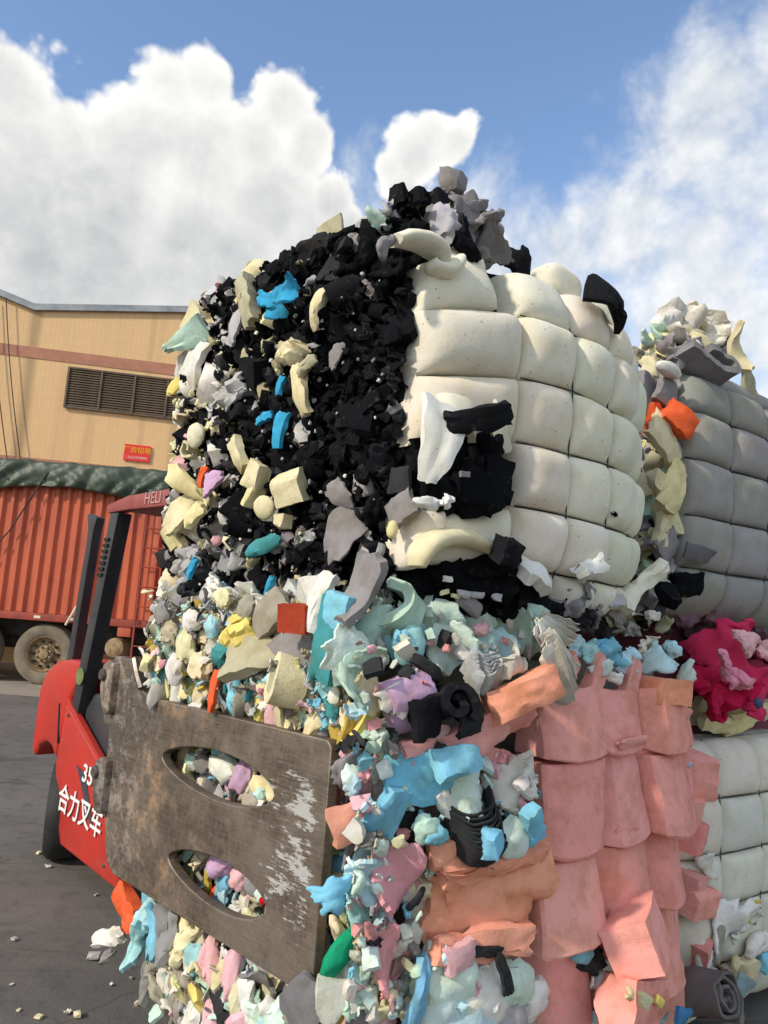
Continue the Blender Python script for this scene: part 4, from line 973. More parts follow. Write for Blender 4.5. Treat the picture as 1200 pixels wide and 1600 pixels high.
F_cus(bu, FUL, 'foam_sheet', g_slab(151, .11, .06, .014, -1.8, .9, .4, 16, 10), 450, 458, 50, 'blue', .12, 20, 10); F_cus(bu, FUL, 'foam_sheet', g_slab(152, .11, .05, .014, 1.2, -.9, .4, 16, 10), 415, 468, -25, 'blue', .12, -20, 10)
F_cus(bu, FUL, 'foam_slab', g_slab(52, .20, .06, .06, .1, .1, .06, 9, 6), 388, 470, -66, 'khaki', .08, 10, 0)
F_cus(bu, FUL, 'foam_sheet', g_rag(53, .13, .10, .02, .045, 12, 12), 445, 552, 5, 'cream', .10, -10, 10)
F_cus(bu, FUL, 'foam_strip', g_slab(54, .13, .035, .035, 1.2, .3, .15), 496, 482, 80, 'cream', .09)
F_cus(bu, FUL, 'foam_strip', g_slab(55, .17, .045, .03, .8, .4, .2), 468, 605, -72, 'cream', .10)
F_cus(bu, FUL, 'foam_strip', g_slab(56, .09, .035, .03, .8, .4, .25), 478, 572, 35, 'khaki', .11)
F_cus(bu, FUL, 'foam_strip', g_slab(57, .11, .045, .02, .5, .3, .2), 436, 672, 82, 'blue', .09, label='bright blue foam strip')
F_cus(bu, FUL, 'foam_strip', g_slab(58, .07, .025, .02, .5, .3, .2), 412, 653, 15, 'blue', .09)
F_cus(bu, FUL, 'foam_strip', g_slab(59, .06, .025, .02, .5, .3, .2), 438, 603, 75, 'blue', .08)
F_cus(bu, FUL, 'foam_strip', g_slab(60, .15, .05, .03, .7, .4, .25), 405, 855, 16, 'teal', .10, label='teal foam strip')
F_cus(bu, FUL, 'foam_strip', g_slab(61, .06, .02, .02, .3, .2, .2), 421, 916, 70, 'blue', .10); F_cus(bu, FUL, 'foam_strip', g_slab(62, .07, .025, .02, .3, .2, .2), 300, 887, 60, 'blue', .10)
F_cus(bu, FUL, 'foam_chunk', g_chunk(63, .09, .10, .08, 4, .03, 7), 453, 762, 10, 'cream', .10, 20, 20)
F_cus(bu, FUL, 'foam_slab', g_slab(64, .11, .06, .035, .4, .2, .1), 372, 710, -65, 'cream', .09, 20, 10)
F_cus(bu, FUL, 'foam_chunk', g_chunk(65, .07, .09, .06, 4, .03, 7), 402, 745, -30, 'cream', .10); F_cus(bu, FUL, 'foam_chunk', g_chunk(66, .05, .07, .05, 4, .03, 7), 393, 775, -30, 'paleyellow', .10)
F_cus(bu, FUL, 'foam_disc', g_puff(67, .075, .075, .03, .05, 1, 3), 413, 793, 0, 'cream', .11, 10, 20); F_cus(bu, FUL, 'foam_chunk', g_chunk(68, .045, .04, .04, 3, .02, 6), 442, 815, 0, 'cream', .12)
F_cus(bu, FUL, 'foam_sheet', g_slab(69, .17, .11, .014, 1.0, .4, .25, 12, 10), 534, 832, 65, 'gray', .08, 10, 15)
F_cus(bu, FUL, 'foam_sheet', g_slab(70, .11, .07, .014, .6, .4, .3, 10, 8), 530, 772, -40, 'gray', .08, 10, 10)
F_cus(bu, FUL, 'foam_sheet', g_slab(71, .09, .04, .012, .6, .4, .3, 10, 6), 524, 556, 80, 'gray', .08, 10, 10)
F_cus(bu, FUL, 'foam_sheet', g_rag(72, .13, .09, .015, .04, 12, 10), 358, 612, 30, 'lightgray', .09); F_cus(bu, FUL, 'foam_sheet', g_slab(73, .13, .05, .02, .5, .3, .3), 366, 512, 80, 'lightgray', .08)
F_cus(bu, FUL, 'foam_disc', g_slab(74, .07, .07, .02, .3, .1, .1), 625, 750, 0, 'charcoal', .05); F_cus(bu, FUL, 'foam_slab', g_slab(75, .09, .07, .03, .3, .1, .15), 628, 795, 30, 'gray', .05)
F_cus(bu, FUL, 'foam_chunk', g_puff(76, .03, .05, .03, .05, 1, 3), 613, 828, 0, 'paleyellow', .08)
F_cus(bu, FUL, 'foam_wedge', g_slab(77, .20, .07, .03, .3, .2, .15, 10, 6, -.7), 288, 530, 8, 'mint', .10, 30, 15); F_cus(bu, FUL, 'foam_slab', g_slab(78, .17, .06, .03, 1.2, .2, .2), 305, 570, 75, 'offwhite', .08)
F_cus(bu, FUL, 'foam_slab', g_slab(79, .11, .05, .02, .6, .3, .3), 272, 604, 18, 'yellow', .08); F_cus(bu, FUL, 'foam_slab', g_slab(80, .18, .06, .03, .5, .2, .25, 10, 7, .5), 292, 760, -40, 'paleyellow', .10, 0, 30)
F_cus(bu, FUL, 'foam_slab', g_slab(81, .17, .11, .03, .8, .3, .25, 10, 8, .4), 280, 800, 60, 'cream', .10, 0, 20); F_cus(bu, FUL, 'foam_slab', g_slab(82, .10, .05, .03, .3, .2, .2), 303, 805, 35, 'paleyellow', .12)
F_cus(bu, FUL, 'foam_disc', g_puff(83, .09, .09, .04, .1, 1, 3), 305, 680, 0, 'ivory', .09); F_cus(bu, FUL, 'foam_strip', g_slab(84, .07, .025, .02, .5, .2, .2), 316, 745, 75, 'orange', .10)
F_cus(bu, FUL, 'foam_wedge', g_slab(85, .10, .06, .02, .3, .2, .2, 9, 6, .6), 333, 750, 20, 'lilac', .11)
F_cus(bu, FUL, 'foam_slab', g_slab(86, .13, .11, .015, .1, .1, .06), 515, 368, 5, 'khaki', .0, 5, 0); F_cus(bu, FUL, 'foam_slab', g_slab(87, .14, .05, .05, .6, .3, .15), 574, 352, 12, 'lightgray', -.03)
F_cus(bu, FUL, 'foam_disc', g_slab(88, .10, .06, .02, .3, .1, .1), 262, 868, 20, 'charcoal', .02, 20, 20); F_cus(bu, FUL, 'foam_sheet', g_rag(89, .13, .10, .02, .04), 290, 880, 40, 'lightgray', .08)
F_cus(bu, FUL, 'foam_sheet', g_rag(90, .08, .09, .015, .035), 335, 918, 60, 'white', .10)
st.build('small_scraps', bu)
child_fix(bu)

# ================================================================== lower bale: pastel scraps and pink blocks
A_L = Vector((0.0, 2.05)); LL = 1.30; WL = 1.48
def prof_pink(s, z):
    b = 0.04 + 0.05*math.sin(math.pi*min(1, max(0, s/WL)))
    if s > 0.9: a = min(0.995, (s-0.9)/0.68); b -= 0.36*(1-(1-a**2.8)**(1/2.8))
    if z > 1.38: b -= 0.07*((z-1.38)/0.2)**2
    if z < 0.4: b -= 0.08*((0.4-z)/0.3)**2
    return b
FP = Face(A_L, W_F, 1, prof_pink)
W_L2 = Vector((-0.7071, 0.7071))
FPL = Face(A_L, W_L2, -1, lambda u, z: 0.0 - (0.12*min(1.4, (u-LL+0.2)/0.2)**2 if u > LL-0.2 else 0) + (0.03 if z > 1.30 or z < 0.62 else -0.015))
bl = empty('foam_bale', (0.15, 2.9, 0.0))
tag(bl, 'lower bale of pastel foam scrap with salmon pink block front, held by the forklift clamp', 'foam bale', 'stacked foam bales')
core(bl, A_L, (W_L2, W_F), (1.16, WL), 0.62, 1.58, lin('7d7a72'), 0.08); core(bl, A_L, (W_L2, W_F), (0.68, WL), 0.02, 0.70, lin('7d7a72'), 0.08)
# pink blocks
cols = [0.52, 0.80, 1.06, 1.30, 1.52]; rows = [0.02, 0.22, 0.46, 0.715, 0.955, 1.225, 1.42]
gp = grid_pts(cols, rows, R, 0.014)
def pinkc(): return jig(lin('f6a69c'), R, 0.07)
for i in range(len(cols)-1):
    for k in range(len(rows)-1):
        if (i, k) in {(2, 1)}: continue
        (s0, z0), (s1, _), (_, z1) = gp[(i,k)], gp[(i+1,k)], gp[(i,k+1)]
        left = R.choice([0, 0, .06]) if i == 0 else R.choice([0, .07, .085, .095])
        me = block_mesh(FP, gp[(i,k)], gp[(i+1,k)], gp[(i+1,k+1)], gp[(i,k+1)], R.uniform(.0, .06), R.uniform(.015, .07), left, R.choice([.22, .3, .42]), seed=200+i*9+k)
        me.materials.append(FOAM)
        add('foam_block', me, None, bl, pinkc())
# right-hand lobes that stick out of the side
for (px, py, s, a) in [(1075,1205,.17,30),(1068,1265,.12,20),(1072,1300,.13,10),(1075,1400,.14,-10),(1080,1480,.15,5),(1075,1380,.10,0)]:
    F_cus(bl, FP, 'foam_block', g_chunk(int(px+py), s*1.15, s*.85, s*1.1, 2, .03, 9), px, py, R.uniform(-14, 14), pinkc(), .03, 10, a+12, None, 40)
# folded flaps at the block edges
for (px, py, L, W, a, tx) in [(905,1168,.20,.05,0,35),(990,1160,.16,.05,4,30),(870,1320,.22,.05,3,35),(880,1450,.24,.05,-2,40),(985,1430,.18,.06,2,35),(980,1300,.12,.05,-4,30),(800,1125,.20,.10,8,20),(790,1195,.20,.10,-14,10),(1060,1120,.15,.10,-8,20)]:
    F_cus(bl, FP, 'foam_flap', g_slab(int(px*3+py), L*.95, W*.8, .014, .2, .1, .22, 16, 6), px, py, a, pinkc(), .062, tx, 0)
for (px, py, s, a) in [(1000,1155,.08,-70),(985,1050,.13,80),(930,1050,.14,65),(885,1045,.12,60)]:
    F_cus(bl, FP, 'foam_slab', g_slab(px, s, .075, .045, .2, .2, .10, 12, 8), px, py+8, a, lin('eba79c'), .0, 12, 0)
F_cus(bl, FP, 'foam_block', g_chunk(301, .16, .085, .09, 3, .03, 8), 1040, 1080, -3, lin('eda184'), .05, 0, -10, None, 40)
F_cus(bl, FP, 'foam_plank', g_slab(302, .22, .085, .075, .1, .1, .06, 12, 9, 0, .012), 818, 1085, 20, lin('eda184'), .15, -18, -12, None, 40, 'thick salmon orange foam plank sticking out')
F_cus(bl, FP, 'foam_block', g_chunk(303, .22, .15, .13, 2, .02, 9), 1000, 1462, 18, lin('f5aaa0'), .14, -16, 24, None, 40, 'square pink foam block jutting out of the front')
F_cus(bl, FP, 'foam_block', g_chunk(304, .26, .14, .13, 4, .03, 9), 985, 1568, -14, lin('f4a89e'), .14, -10, 12, None, 40)
F_cus(bl, FP, 'foam_slab', g_slab(305, .12, .035, .015, .3, .2, .2), 1000, 1560, -28, 'cream', .21); F_cus(bl, FP, 'foam_slab', g_slab(306, .04, .025, .015, .3, .2, .2), 1030, 1565, -35, 'yellow', .21)
# folded salmon slab, lit from the left
F_cus(bl, FP, 'foam_fold', g_sweep(311, [(-.09,-.03),(-.06,.02),(0,.03),(.05,.0),(.085,-.035)], .03, .34, 18, 12, .012), 775, 1355, 90, lin('f0a98b'), .05, -10, 8)
F_cus(bl, FP, 'foam_fold', g_slab(312, .35, .17, .05, .3, .15, .10, 14, 10), 752, 1415, -3, lin('f0a88a'), .06, 6, -8, None, 45, 'broad salmon orange foam slab')
F_cus(bl, FP, 'foam_fold', g_slab(313, .36, .06, .05, .2, .2, .18, 16, 7), 775, 1350, 5, lin('eda388'), .10, 30, -4)
F_cus(bl, FP, 'foam_fold', g_slab(314, .33, .07, .05, -.3, .2, .16, 14, 7), 750, 1475, -4, lin('eda58c'), .09, -15, -4)
F_put(bl, FP, 'chunk', 690, 1335, (.07,.08,.05), 10, lin('f0a98b'), .10)
# --- blue, mint and black scraps on the near corner
T = lambda name, VF, px, py, ang, color, h=.08, tx=0, ty=0, sm=45, lab=None: F_cus(bl, FP, name, VF, px, py, ang, color, h, tx, ty, None, sm, lab)
T('foam_sheet', g_slab(321, .18, .13, .028, .4, .3, .16, 16, 12, .1, .015), 655, 1215, -8, lin('7cc3df'), .10, 5, -15, 45, 'torn sky blue foam sheet')
T('foam_slab', g_slab(322, .15, .07, .04, .2, .3, .10, 14, 9, .1, .015), 715, 1190, 8, lin('8ccfe8'), .13, -30, 5)
T('foam_slab', g_slab(323, .15, .085, .04, .3, .2, .10, 14, 9, .3, .015), 600, 1275, 72, lin('7ab9d6'), .09, 0, -25)
T('foam_sheet', g_slab(324, .16, .13, .022, -1.5, .7, .36, 18, 14), 725, 1225, 60, 'palemint', .09); T('foam_sheet', g_slab(325, .14, .13, .022, 1.7, .7, .36, 18, 14), 800, 1225, 20, 'dust', .09)
T('foam_sheet', g_slab(326, .13, .12, .022, -1.5, .7, .36, 18, 14), 815, 1205, 70, 'offwhite', .08); T('foam_chunk', g_chunk(327, .07, .06, .05, 4, .03, 7), 768, 1315, 20, lin('82c4e2'), .17, 15, 25)
T('foam_slab', g_slab(328, .11, .055, .05, .1, .1, .1, 9, 7), 832, 1288, -58, lin('82c6e4'), .14, 10, 20); T('foam_lump', g_puff(329, .12, .11, .06, .2, 1.6, 3), 800, 1310, 10, 'palemint', .12)
T('foam_lump', g_puff(330, .07, .07, .05, .2, 1.6, 3), 665, 1295, 0, 'mint', .12); T('foam_lump', g_puff(331, .07, .05, .04, .2, 1.6, 3), 680, 1305, 0, lin('8acbe0'), .13)
T('foam_sheet', g_slab(332, .15, .07, .015, .3, .3, .2), 640, 1280, 80, 'charcoal', .06); T('foam_slab', g_slab(333, .10, .04, .03, .2, .3, .2), 700, 1260, -50, 'offwhite', .10)
for k in range(9):     # black foam sheets folded like an accordion
    T('foam_sheet', g_sweep(340+k, [(-.075,-.02-.002*k),(-.05,.02),(0,.035),(.05,.02),(.075,-.02)], .006, .055, 20, 5, .006), 735+k*2.5, 1262+k*8, 14-k*2, jig(C['charcoal'], R), .10+.004*k, 38, 0)
T('foam_lump', g_puff(350, .12, .09, .06, .1, 1.5, 3), 740, 1290, 10, 'soot', .075)
T('foam_sheet', g_slab(351, .11, .10, .03, .3, .3, .15, 11, 10), 668, 1120, 10, 'soot', .13, 0, 10, 45, 'black foam flap on the near corner')
T('foam_sheet', g_slab(352, .13, .07, .02, 1.6, .3, .15, 12, 8), 735, 1115, -70, 'charcoal', .14, 0, 0); T('foam_fold', g_sweep(353, spiral(1.3, .015, .05, 18), .02, .10, 26, 6, .01), 705, 1100, 60, 'soot', .12, 70, 0)
T('foam_sheet', g_slab(354, .12, .03, .02, 1.2, .3, .2, 11, 6), 672, 1045, -30, 'charcoal', .12)
T('foam_chunk', g_chunk(355, .13, .13, .08, 4, .03, 8), 640, 1095, 25, 'lilac', .09, 10, 0); T('foam_slab', g_slab(356, .13, .05, .03, .4, .2, .15), 625, 1078, 30, 'offwhite', .10)
T('foam_slab', g_slab(357, .22, .09, .04, .8, .3, .12, 12, 8), 745, 1150, 25, lin('eaaaa2'), .10, 0, -10); T('foam_slab', g_slab(358, .10, .04, .03, .4, .2, .15), 655, 1165, 10, lin('ecaaa4'), .10)
# mint heap and grey sheets along the top
for (px, py, s, c, k) in [(600,985,.15,'mint',1),(680,975,.16,'palemint',2),(740,985,.17,'palemint',3),(800,985,.15,'mint',4),(635,1000,.13,'aqua',5),(700,1010,.14,'palemint',6),(770,1010,.12,'paleblue',7),(560,1060,.15,'mint',8),
        (545,1020,.13,'palemint',9),(830,1000,.10,'palemint',10),(590,950,.12,'palemint',11),(660,955,.10,'mint',12),(570,1085,.11,'cream',13)]:
    T('foam_sheet', g_slab(400+k, s*1.1, s*.9, .016, R.choice([-2.0, -1.2, 1.3, 2.2]), R.uniform(-.9, .9), .34, 18, 14), px, py, R.uniform(-40, 40), jig(C[c], R), .05, R.gauss(0, 20), R.gauss(0, 20))
T('foam_curl', g_sweep(420, [(-.07,-.02),(-.04,.05),(.01,.075),(.05,.05),(.06,-.02)], .03, .08, 20, 6, .008), 607, 950, 60, 'mint', .07, 20, 0)
T('foam_curl', g_sweep(421, [(-.07,-.02),(-.04,.04),(.01,.06),(.06,.03)], .02, .07, 20, 6, .008), 820, 965, -10, 'mint', .06, 0, 0)
T('foam_lump', g_puff(422, .11, .09, .06, .1, 1.5, 3, .06), 640, 1010, 70, 'aqua', .08); T('foam_lump', g_puff(423, .05, .04, .04, .2, 1.5, 3), 750, 985, 0, 'palepink', .11)
for k in range(7):     # folded grey sheet stack
    T('foam_sheet', g_sweep(430+k, [(-.06,.0),(-.05,.02),(-.035,-.012),(-.015,.02),(.02,.008),(.06,.004)], .005, .06, 22, 5, .006), 748+2*k, 1032+k*5, -6+k*2, jig(C['lightgray'], R, .06), .11+.003*k, 25, 10)
for k in range(14):    # fan of thin grey sheets
    T('foam_sheet', g_slab(445+k, .19, .05, .005, .6, .3, .1, 12, 5), 872+R.uniform(-14, 10), 978+k*6.5, -14-k*3.5, jig(C['dust'], R, .15), .15+.002*k, R.uniform(-20, 40), 12)
T('foam_lump', g_puff(460, .08, .05, .04, .15, 1.2, 3), 860, 1030, 10, 'dust', .16); T('foam_curl', g_sweep(461, [(-.05,-.02),(-.02,.03),(.03,.03),(.05,-.02)], .01, .06, 16, 5), 790, 1035, 40, 'dust', .11)
for (px, py, s, c, kd) in [(955,1020,.12,'sky','rag'),(985,1035,.10,'paleblue','rag'),(1030,1030,.15,'paleblue','slab'),(1070,1050,.12,'palemint','slab'),(940,1045,.10,'palemint','slab'),(920,1020,.10,'aqua','rag'),(1010,1010,.10,'white','rag'),(965,1060,.08,'offwhite','slab'),(1050,1015,.09,'paleblue','puff'),(900,1010,.09,'paleblue','rag')]:
    F_put(bl, FP, kd, px, py, s, R.uniform(-30, 30), jig(C[c], R), .03, R.uniform(-25, 25), R.uniform(-25, 25))
# pale lumps at the bottom of the near corner
for (px, py, s, c, k) in [(700,1530,.22,'palemint',1),(750,1560,.20,'white',2),(680,1580,.18,'palemint',3),(800,1540,.15,'palemint',4),(720,1600,.22,'paleblue',5),(790,1595,.16,'lightgray',6),(830,1560,.12,'white',7)]:
    T('foam_lump', g_puff(470+k, s, s*.85, s*.5, .2, 1.6, 3), px, py, R.uniform(-30, 30), jig(C[c], R, .05), .08)
T('foam_strip', g_slab(480, .18, .035, .025, .8, .3, .2, 12, 6), 655, 1560, 75, lin('80b9dc'), .12); T('foam_slab', g_slab(481, .09, .06, .03, .4, .2, .15), 718, 1495, 10, 'palepink', .13)
T('foam_strip', g_slab(482, .11, .03, .012, .6, .3, .2), 790, 1525, -65, 'charcoal', .14); T('foam_strip', g_slab(483, .10, .025, .012, .5, .3, .2), 765, 1488, -10, 'charcoal', .13)
for (px, py, s, c, kd) in [(905,1490,.07,'sky','chunk'),(925,1500,.08,'charcoal','puff'),(950,1510,.08,'offwhite','slab'),(930,1530,.08,'white','slab'),(965,1520,.06,'cream','slab'),(935,1590,.06,'paleblue','rag'),(1040,1590,.05,'sky','strip'),(1050,1230,.04,'sky','puff'),(1045,1340,.04,'aqua','puff'),(1078,1195,.035,'lightgray','slab')]:
    F_put(bl, FP, kd, px, py, s, R.uniform(-30, 30), jig(C[c], R), .05 if px != 1078 else .11, R.uniform(-25, 25), R.uniform(-25, 25))
# --- near edge between clamp and pink face: vertical strips and lumps
FE = Face(A_L - W_L2*0.0, W_F, 1, lambda s, z: 0.03)
edge = [(585,1160,'white'),(575,1220,'palepink'),(545,1250,'charcoal'),(560,1190,'ochre'),(545,1130,'ochre'),(570,1130,'yellow'),(600,1180,'offwhite'),(590,1220,'dust'),(550,1320,'gray'),(570,1350,'palepink'),(560,1390,'offwhite'),
        (545,1200,'gray'),(555,1150,'palepink'),(600,1240,'dust'),(615,1340,'lilac'),(640,1370,'pink'),(600,1400,'palepink'),(640,1430,'palepink'),(585,1365,'paleblue'),(575,1340,'paleblue'),(570,1300,'offwhite'),(560,1430,'aqua'),(590,1450,'mint'),(600,1490,'pink'),
        (625,1500,'palepink'),(640,1530,'palemint'),(570,1500,'paleblue'),(555,1540,'offwhite'),(580,1560,'palemint'),(530,1570,'ochre'),(560,1590,'gray'),(610,1560,'palemint'),(640,1480,'offwhite'),(520,1560,'offwhite'),(600,1590,'palepink'),(650,1340,'dust'),(655,1400,'dust')]
for k, (px, py, c) in enumerate(edge):
    F_put(bl, FP, R.choice(['puff', 'slab', 'chunk', 'strip']), px, py, (R.uniform(.09, .14), R.uniform(.06, .1), .06), 75+R.uniform(-30, 30), jig(C[c], R), .02, R.uniform(-25, 25), R.uniform(-30, 30))
T('foam_lump', g_puff(490, .15, .06, .05, .15, 1.5, 3), 530, 1490, 82, lin('1f9a72'), .03, 0, -30, 45, 'emerald green foam lump beside the clamp')
T('foam_slab', g_slab(491, .10, .09, .04, .3, .3, .15), 548, 1285, 20, lin('e0a08c'), .04, 0, -20); T('foam_sheet', g_slab(492, .15, .15, .022, -1.5, .7, .36, 18, 14), 612, 1370, 10, lin('e2a3ab'), .08)
T('foam_sheet', g_slab(493, .12, .07, .022, 1.7, .7, .36, 18, 14), 530, 1395, 20, lin('7fc4e2'), .10); T('foam_sheet', g_slab(494, .10, .11, .022, -1.5, .7, .36, 18, 14), 570, 1370, 60, 'paleblue', .07)
T('foam_sheet', g_slab(495, .08, .16, .022, 1.7, .7, .36, 18, 14), 600, 1495, 10, 'pink', .08); T('foam_strip', g_slab(496, .09, .02, .015, .6, .3, .25), 568, 1162, -6, 'soot', .06); T('foam_strip', g_slab(497, .07, .02, .012, .9, .3, .25), 652, 1405, 40, 'charcoal', .10)
for i in range(60):
    px, py = R.uniform(545, 680), R.uniform(1150, 1600)
    F_put(bl, FP, R.choice(['puff', 'chunk', 'rag']), px, py, R.uniform(.035, .065), R.uniform(0, 360), jig(C[R.choice(['offwhite', 'palemint', 'palepink', 'paleblue', 'dust', 'pink', 'gray', 'cream', 'mint'])], R), .05, R.uniform(-30, 30), R.uniform(-30, 30))

# foot of the near corner, mostly below the picture
for s, z in scatter(60, 0.0, .52, .03, .52, R, .05):
    put(bl, wpick(R, dict(puff=2, slab=3, rag=2)), R.randint(0, 99), FP.p(s, z, R.uniform(-.02, .04)), R.uniform(.10, .17), orient(FP, 90+R.gauss(0, 40), R.gauss(0, 25), R.gauss(0, 25)), jig(C[R.choice(['offwhite', 'palemint', 'palepink', 'paleblue', 'dust', 'mint', 'cream', 'gray'])], R))
# --- left face: vertical compressed strips
st = Stuff()
for i in range(330):
    px, py = R.uniform(540, 850), R.uniform(945, 1600)
    if px > 655 and 1320 < py < 1480 or px > 700 and 1040 < py < 1180 or px > 860 - max(0, (py-1000))*.05: continue
    c = R.choice(['offwhite', 'palemint', 'palepink', 'paleblue', 'dust', 'pink', 'mint', 'white', 'sky', 'gray', 'cream', 'palemint', 'charcoal'])
    st.put(wpick(R, dict(puff=2, rag=3, chunk=2, strip=1)), R.randint(0, 99), FP.hit(px, py, R.uniform(.07, .12)), R.uniform(.018, .05), orient(FP, R.uniform(0, 360), R.gauss(0, 45), R.gauss(0, 45)), jig(C[c], R, .15))
def umax(z): return 1.06 if z > 1.2 else (1.12 if z > .7 else 1.10 - 1.15*(.68-z) if z > .3 else .66)
PAL = dict(cream=5, paleyellow=3, offwhite=4, taupe=3, gray=2.5, aqua=2, teal=1.2, mint=2.5, palepink=2.2, pink=.7, yellow=1.2, ochre=.8, sky=1.2, lightgray=2, charcoal=.8, white=2, orange=.2, paleblue=1.5, lilac=.5)
PALTOP = dict(gray=4, taupe=4, offwhite=3, cream=3, lightgray=3, aqua=1, charcoal=1.2, yellow=.4, mint=1, khaki=2)
n_ind = 0
for q, (u, z) in enumerate(scatter(640, 0.0, LL+.02, 0.03, 1.62, R, 0.045)):
    if u > umax(z): u = R.uniform(0, umax(z))
    top_ = z > 1.47; c = wpick(R, PALTOP if top_ else PAL); clamp = .62 < z < 1.30
    kd = wpick(R, dict(slab=3, chunk=1, rag=3, puff=.8, curl=1.8, strip=1)) if top_ else wpick(R, dict(strip=3.5, slab=3, puff=1, curl=1.5, rag=2.2))
    s = R.uniform(.075, .14); ang = R.uniform(0, 360) if top_ else 90 + R.gauss(0, 17)
    sz = s if top_ else (s*1.4, s*1.7, s*1.3) if kd == 'strip' else (s*1.2, s*.62, s*.6)
    h = R.uniform(-.03, .03) - (.04 if clamp and u > .04 else 0); M3 = orient(FPL, ang, R.gauss(0, 30), R.gauss(0, 18))
    if n_ind < 290 and not (clamp and R.random() < .5): n_ind += 1; put(bl, kd, R.randint(0, 99), FPL.p(u, z, h), sz, M3, jig(C[c], R, .14))
    else: st.put(kd, R.randint(0, 99), FPL.p(u, z, h), sz, M3, jig(C[c], R, .14))
for u, z in scatter(700, 0.0, 1.12, 0.03, 1.62, R, 0.022):
    if u > umax(z) or (z < .6 and R.random() < .35): continue
    c = wpick(R, PAL); kd = wpick(R, dict(puff=1, chunk=1, strip=3, rag=2, slab=2))
    st.put(kd, R.randint(0, 99), FPL.p(u, z, R.uniform(-.01, .035) - (.055 if 0.58 < z < 1.33 else 0)), R.uniform(.03, .06), orient(FPL, 90+R.gauss(0, 35), R.gauss(0, 40), R.gauss(0, 40)), jig(C[c], R, .18))
for u, z in scatter(420, 0.0, 1.06, 1.30, 1.63, R, 0.014):
    st.put(wpick(R, dict(strip=2, rag=4, slab=3, chunk=1)), R.randint(0, 99), FPL.p(u, z, R.uniform(.0, .075) - (.05 if z < 1.34 else 0)), R.uniform(.022, .055), orient(FPL, 90+R.gauss(0, 60), R.gauss(0, 45), R.gauss(0, 45)), jig(C[wpick(R, PAL if z < 1.48 else PALTOP)], R, .18))
L_ = lambda name, VF, px, py, ang, color, h=.06, tx=0, ty=0, lab=None: F_cus(bl, FPL, name, VF, px, py, ang, color, h, tx, ty, None, 45, lab)
L_('foam_sheet', g_rag(501, .13, .10, .02, .045, 13, 12), 370, 990, 30, 'yellow', .08); L_('foam_lump', g_puff(502, .08, .07, .05, .25, 2, 3), 346, 1022, 0, 'teal', .08)
L_('foam_wedge', g_slab(503, .22, .10, .05, .4, .2, .12, 11, 8, .5), 400, 1022, 12, 'khaki', .07, -20, 10); L_('foam_slab', g_slab(504, .18, .10, .04, .6, .3, .12, 11, 8), 462, 1010, -20, 'gray', .05, -20, 0)
L_('foam_slab', g_slab(505, .15, .09, .04, .7, .2, .12, 11, 8), 420, 960, 40, 'taupe', .07, 0, 0); L_('foam_chunk', g_chunk(506, .095, .075, .05, 2, .01, 7), 465, 966, -2, 'brick', .11, 8, 10, 'brick red foam block')
L_('foam_slab', g_slab(507, .16, .045, .03, .5, .3, .08), 496, 940, 78, 'white', .10, 0, 10); L_('foam_slab', g_slab(508, .21, .09, .06, .1, .1, .08, 11, 8), 519, 1000, 80, 'teal', .09, 0, 0, 'tall teal foam slab with a sky blue top')
L_('foam_slab', g_slab(509, .09, .08, .05, .1, .1, .08), 530, 955, 80, 'sky', .10, 0, 0); L_('foam_slab', g_slab(510, .20, .08, .035, -1.2, .2, .1, 11, 8), 566, 925, 78, 'gray', .06, 0, 20)
L_('foam_curl', g_sweep(511, [(.02,-.05),(-.05,-.04),(-.06,.03),(0,.06),(.05,.03),(.05,-.02)], .025, .09, 22, 6, .006), 450, 1060, 70, 'cream', .06, 60, 20)
for (px, py, s, c) in [(290,1010,.10,'cream'),(300,970,.09,'offwhite'),(310,1040,.10,'cream'),(275,1045,.10,'offwhite'),(330,980,.07,'aqua'),(265,990,.09,'khaki'),(255,960,.09,'gray'),(385,950,.08,'taupe'),(350,935,.08,'cream')]:
    L_('foam_lump', g_puff(int(px+py), s, s*.8, s*.5, .25, 1.8, 3), px, py, R.uniform(0, 180), jig(C[c], R), .07)
L_('foam_strip', g_slab(520, .13, .03, .02, .3, .2, .1), 334, 1080, 78, 'orange', .06, 0, 0, 'bright orange foam strip above the clamp')
for (px, py, c) in [(300,1075,'mint'),(278,1085,'offwhite'),(318,1075,'cream'),(355,1085,'taupe'),(375,1075,'gray'),(392,1090,'taupe'),(410,1110,'yellow'),(432,1110,'palepink'),(425,1075,'cream'),(455,1120,'paleyellow'),(485,1110,'aqua'),(500,1130,'gray'),(515,1100,'sky'),(530,1130,'ochre'),(345,1060,'teal'),(475,1085,'cream'),(265,1060,'lightgray')]:
    L_('foam_strip', g_slab(int(px*5), R.uniform(.11, .16), .055, .04, R.uniform(-1, 1), .3, .22, 10, 6), px, py-8, 82+R.uniform(-14, 14), jig(C[c], R), -.005, R.uniform(-20, 20), R.uniform(-12, 12))
for (px, py, c, s) in [(350,1200,'white',.14),(380,1215,'lilac',.12),(410,1230,'paleyellow',.10),(320,1195,'gray',.10),(425,1240,'cream',.08),(345,1350,'lilac',.13),(375,1370,'palepink',.10),(320,1330,'taupe',.10),(400,1380,'gray',.10),(415,1395,'palemint',.09),(300,1190,'mint',.08)]:
    L_('foam_lump', g_puff(int(px*3+py), s, s*.6, s*.5, .2, 1.5, 3), px, py, R.uniform(-30, 60), jig(C[c], R), .0)
L_('foam_chunk', g_puff(560, .03, .022, .02, .1, 1, 2), 411, 1408, -10, lin('c8182c'), .02)
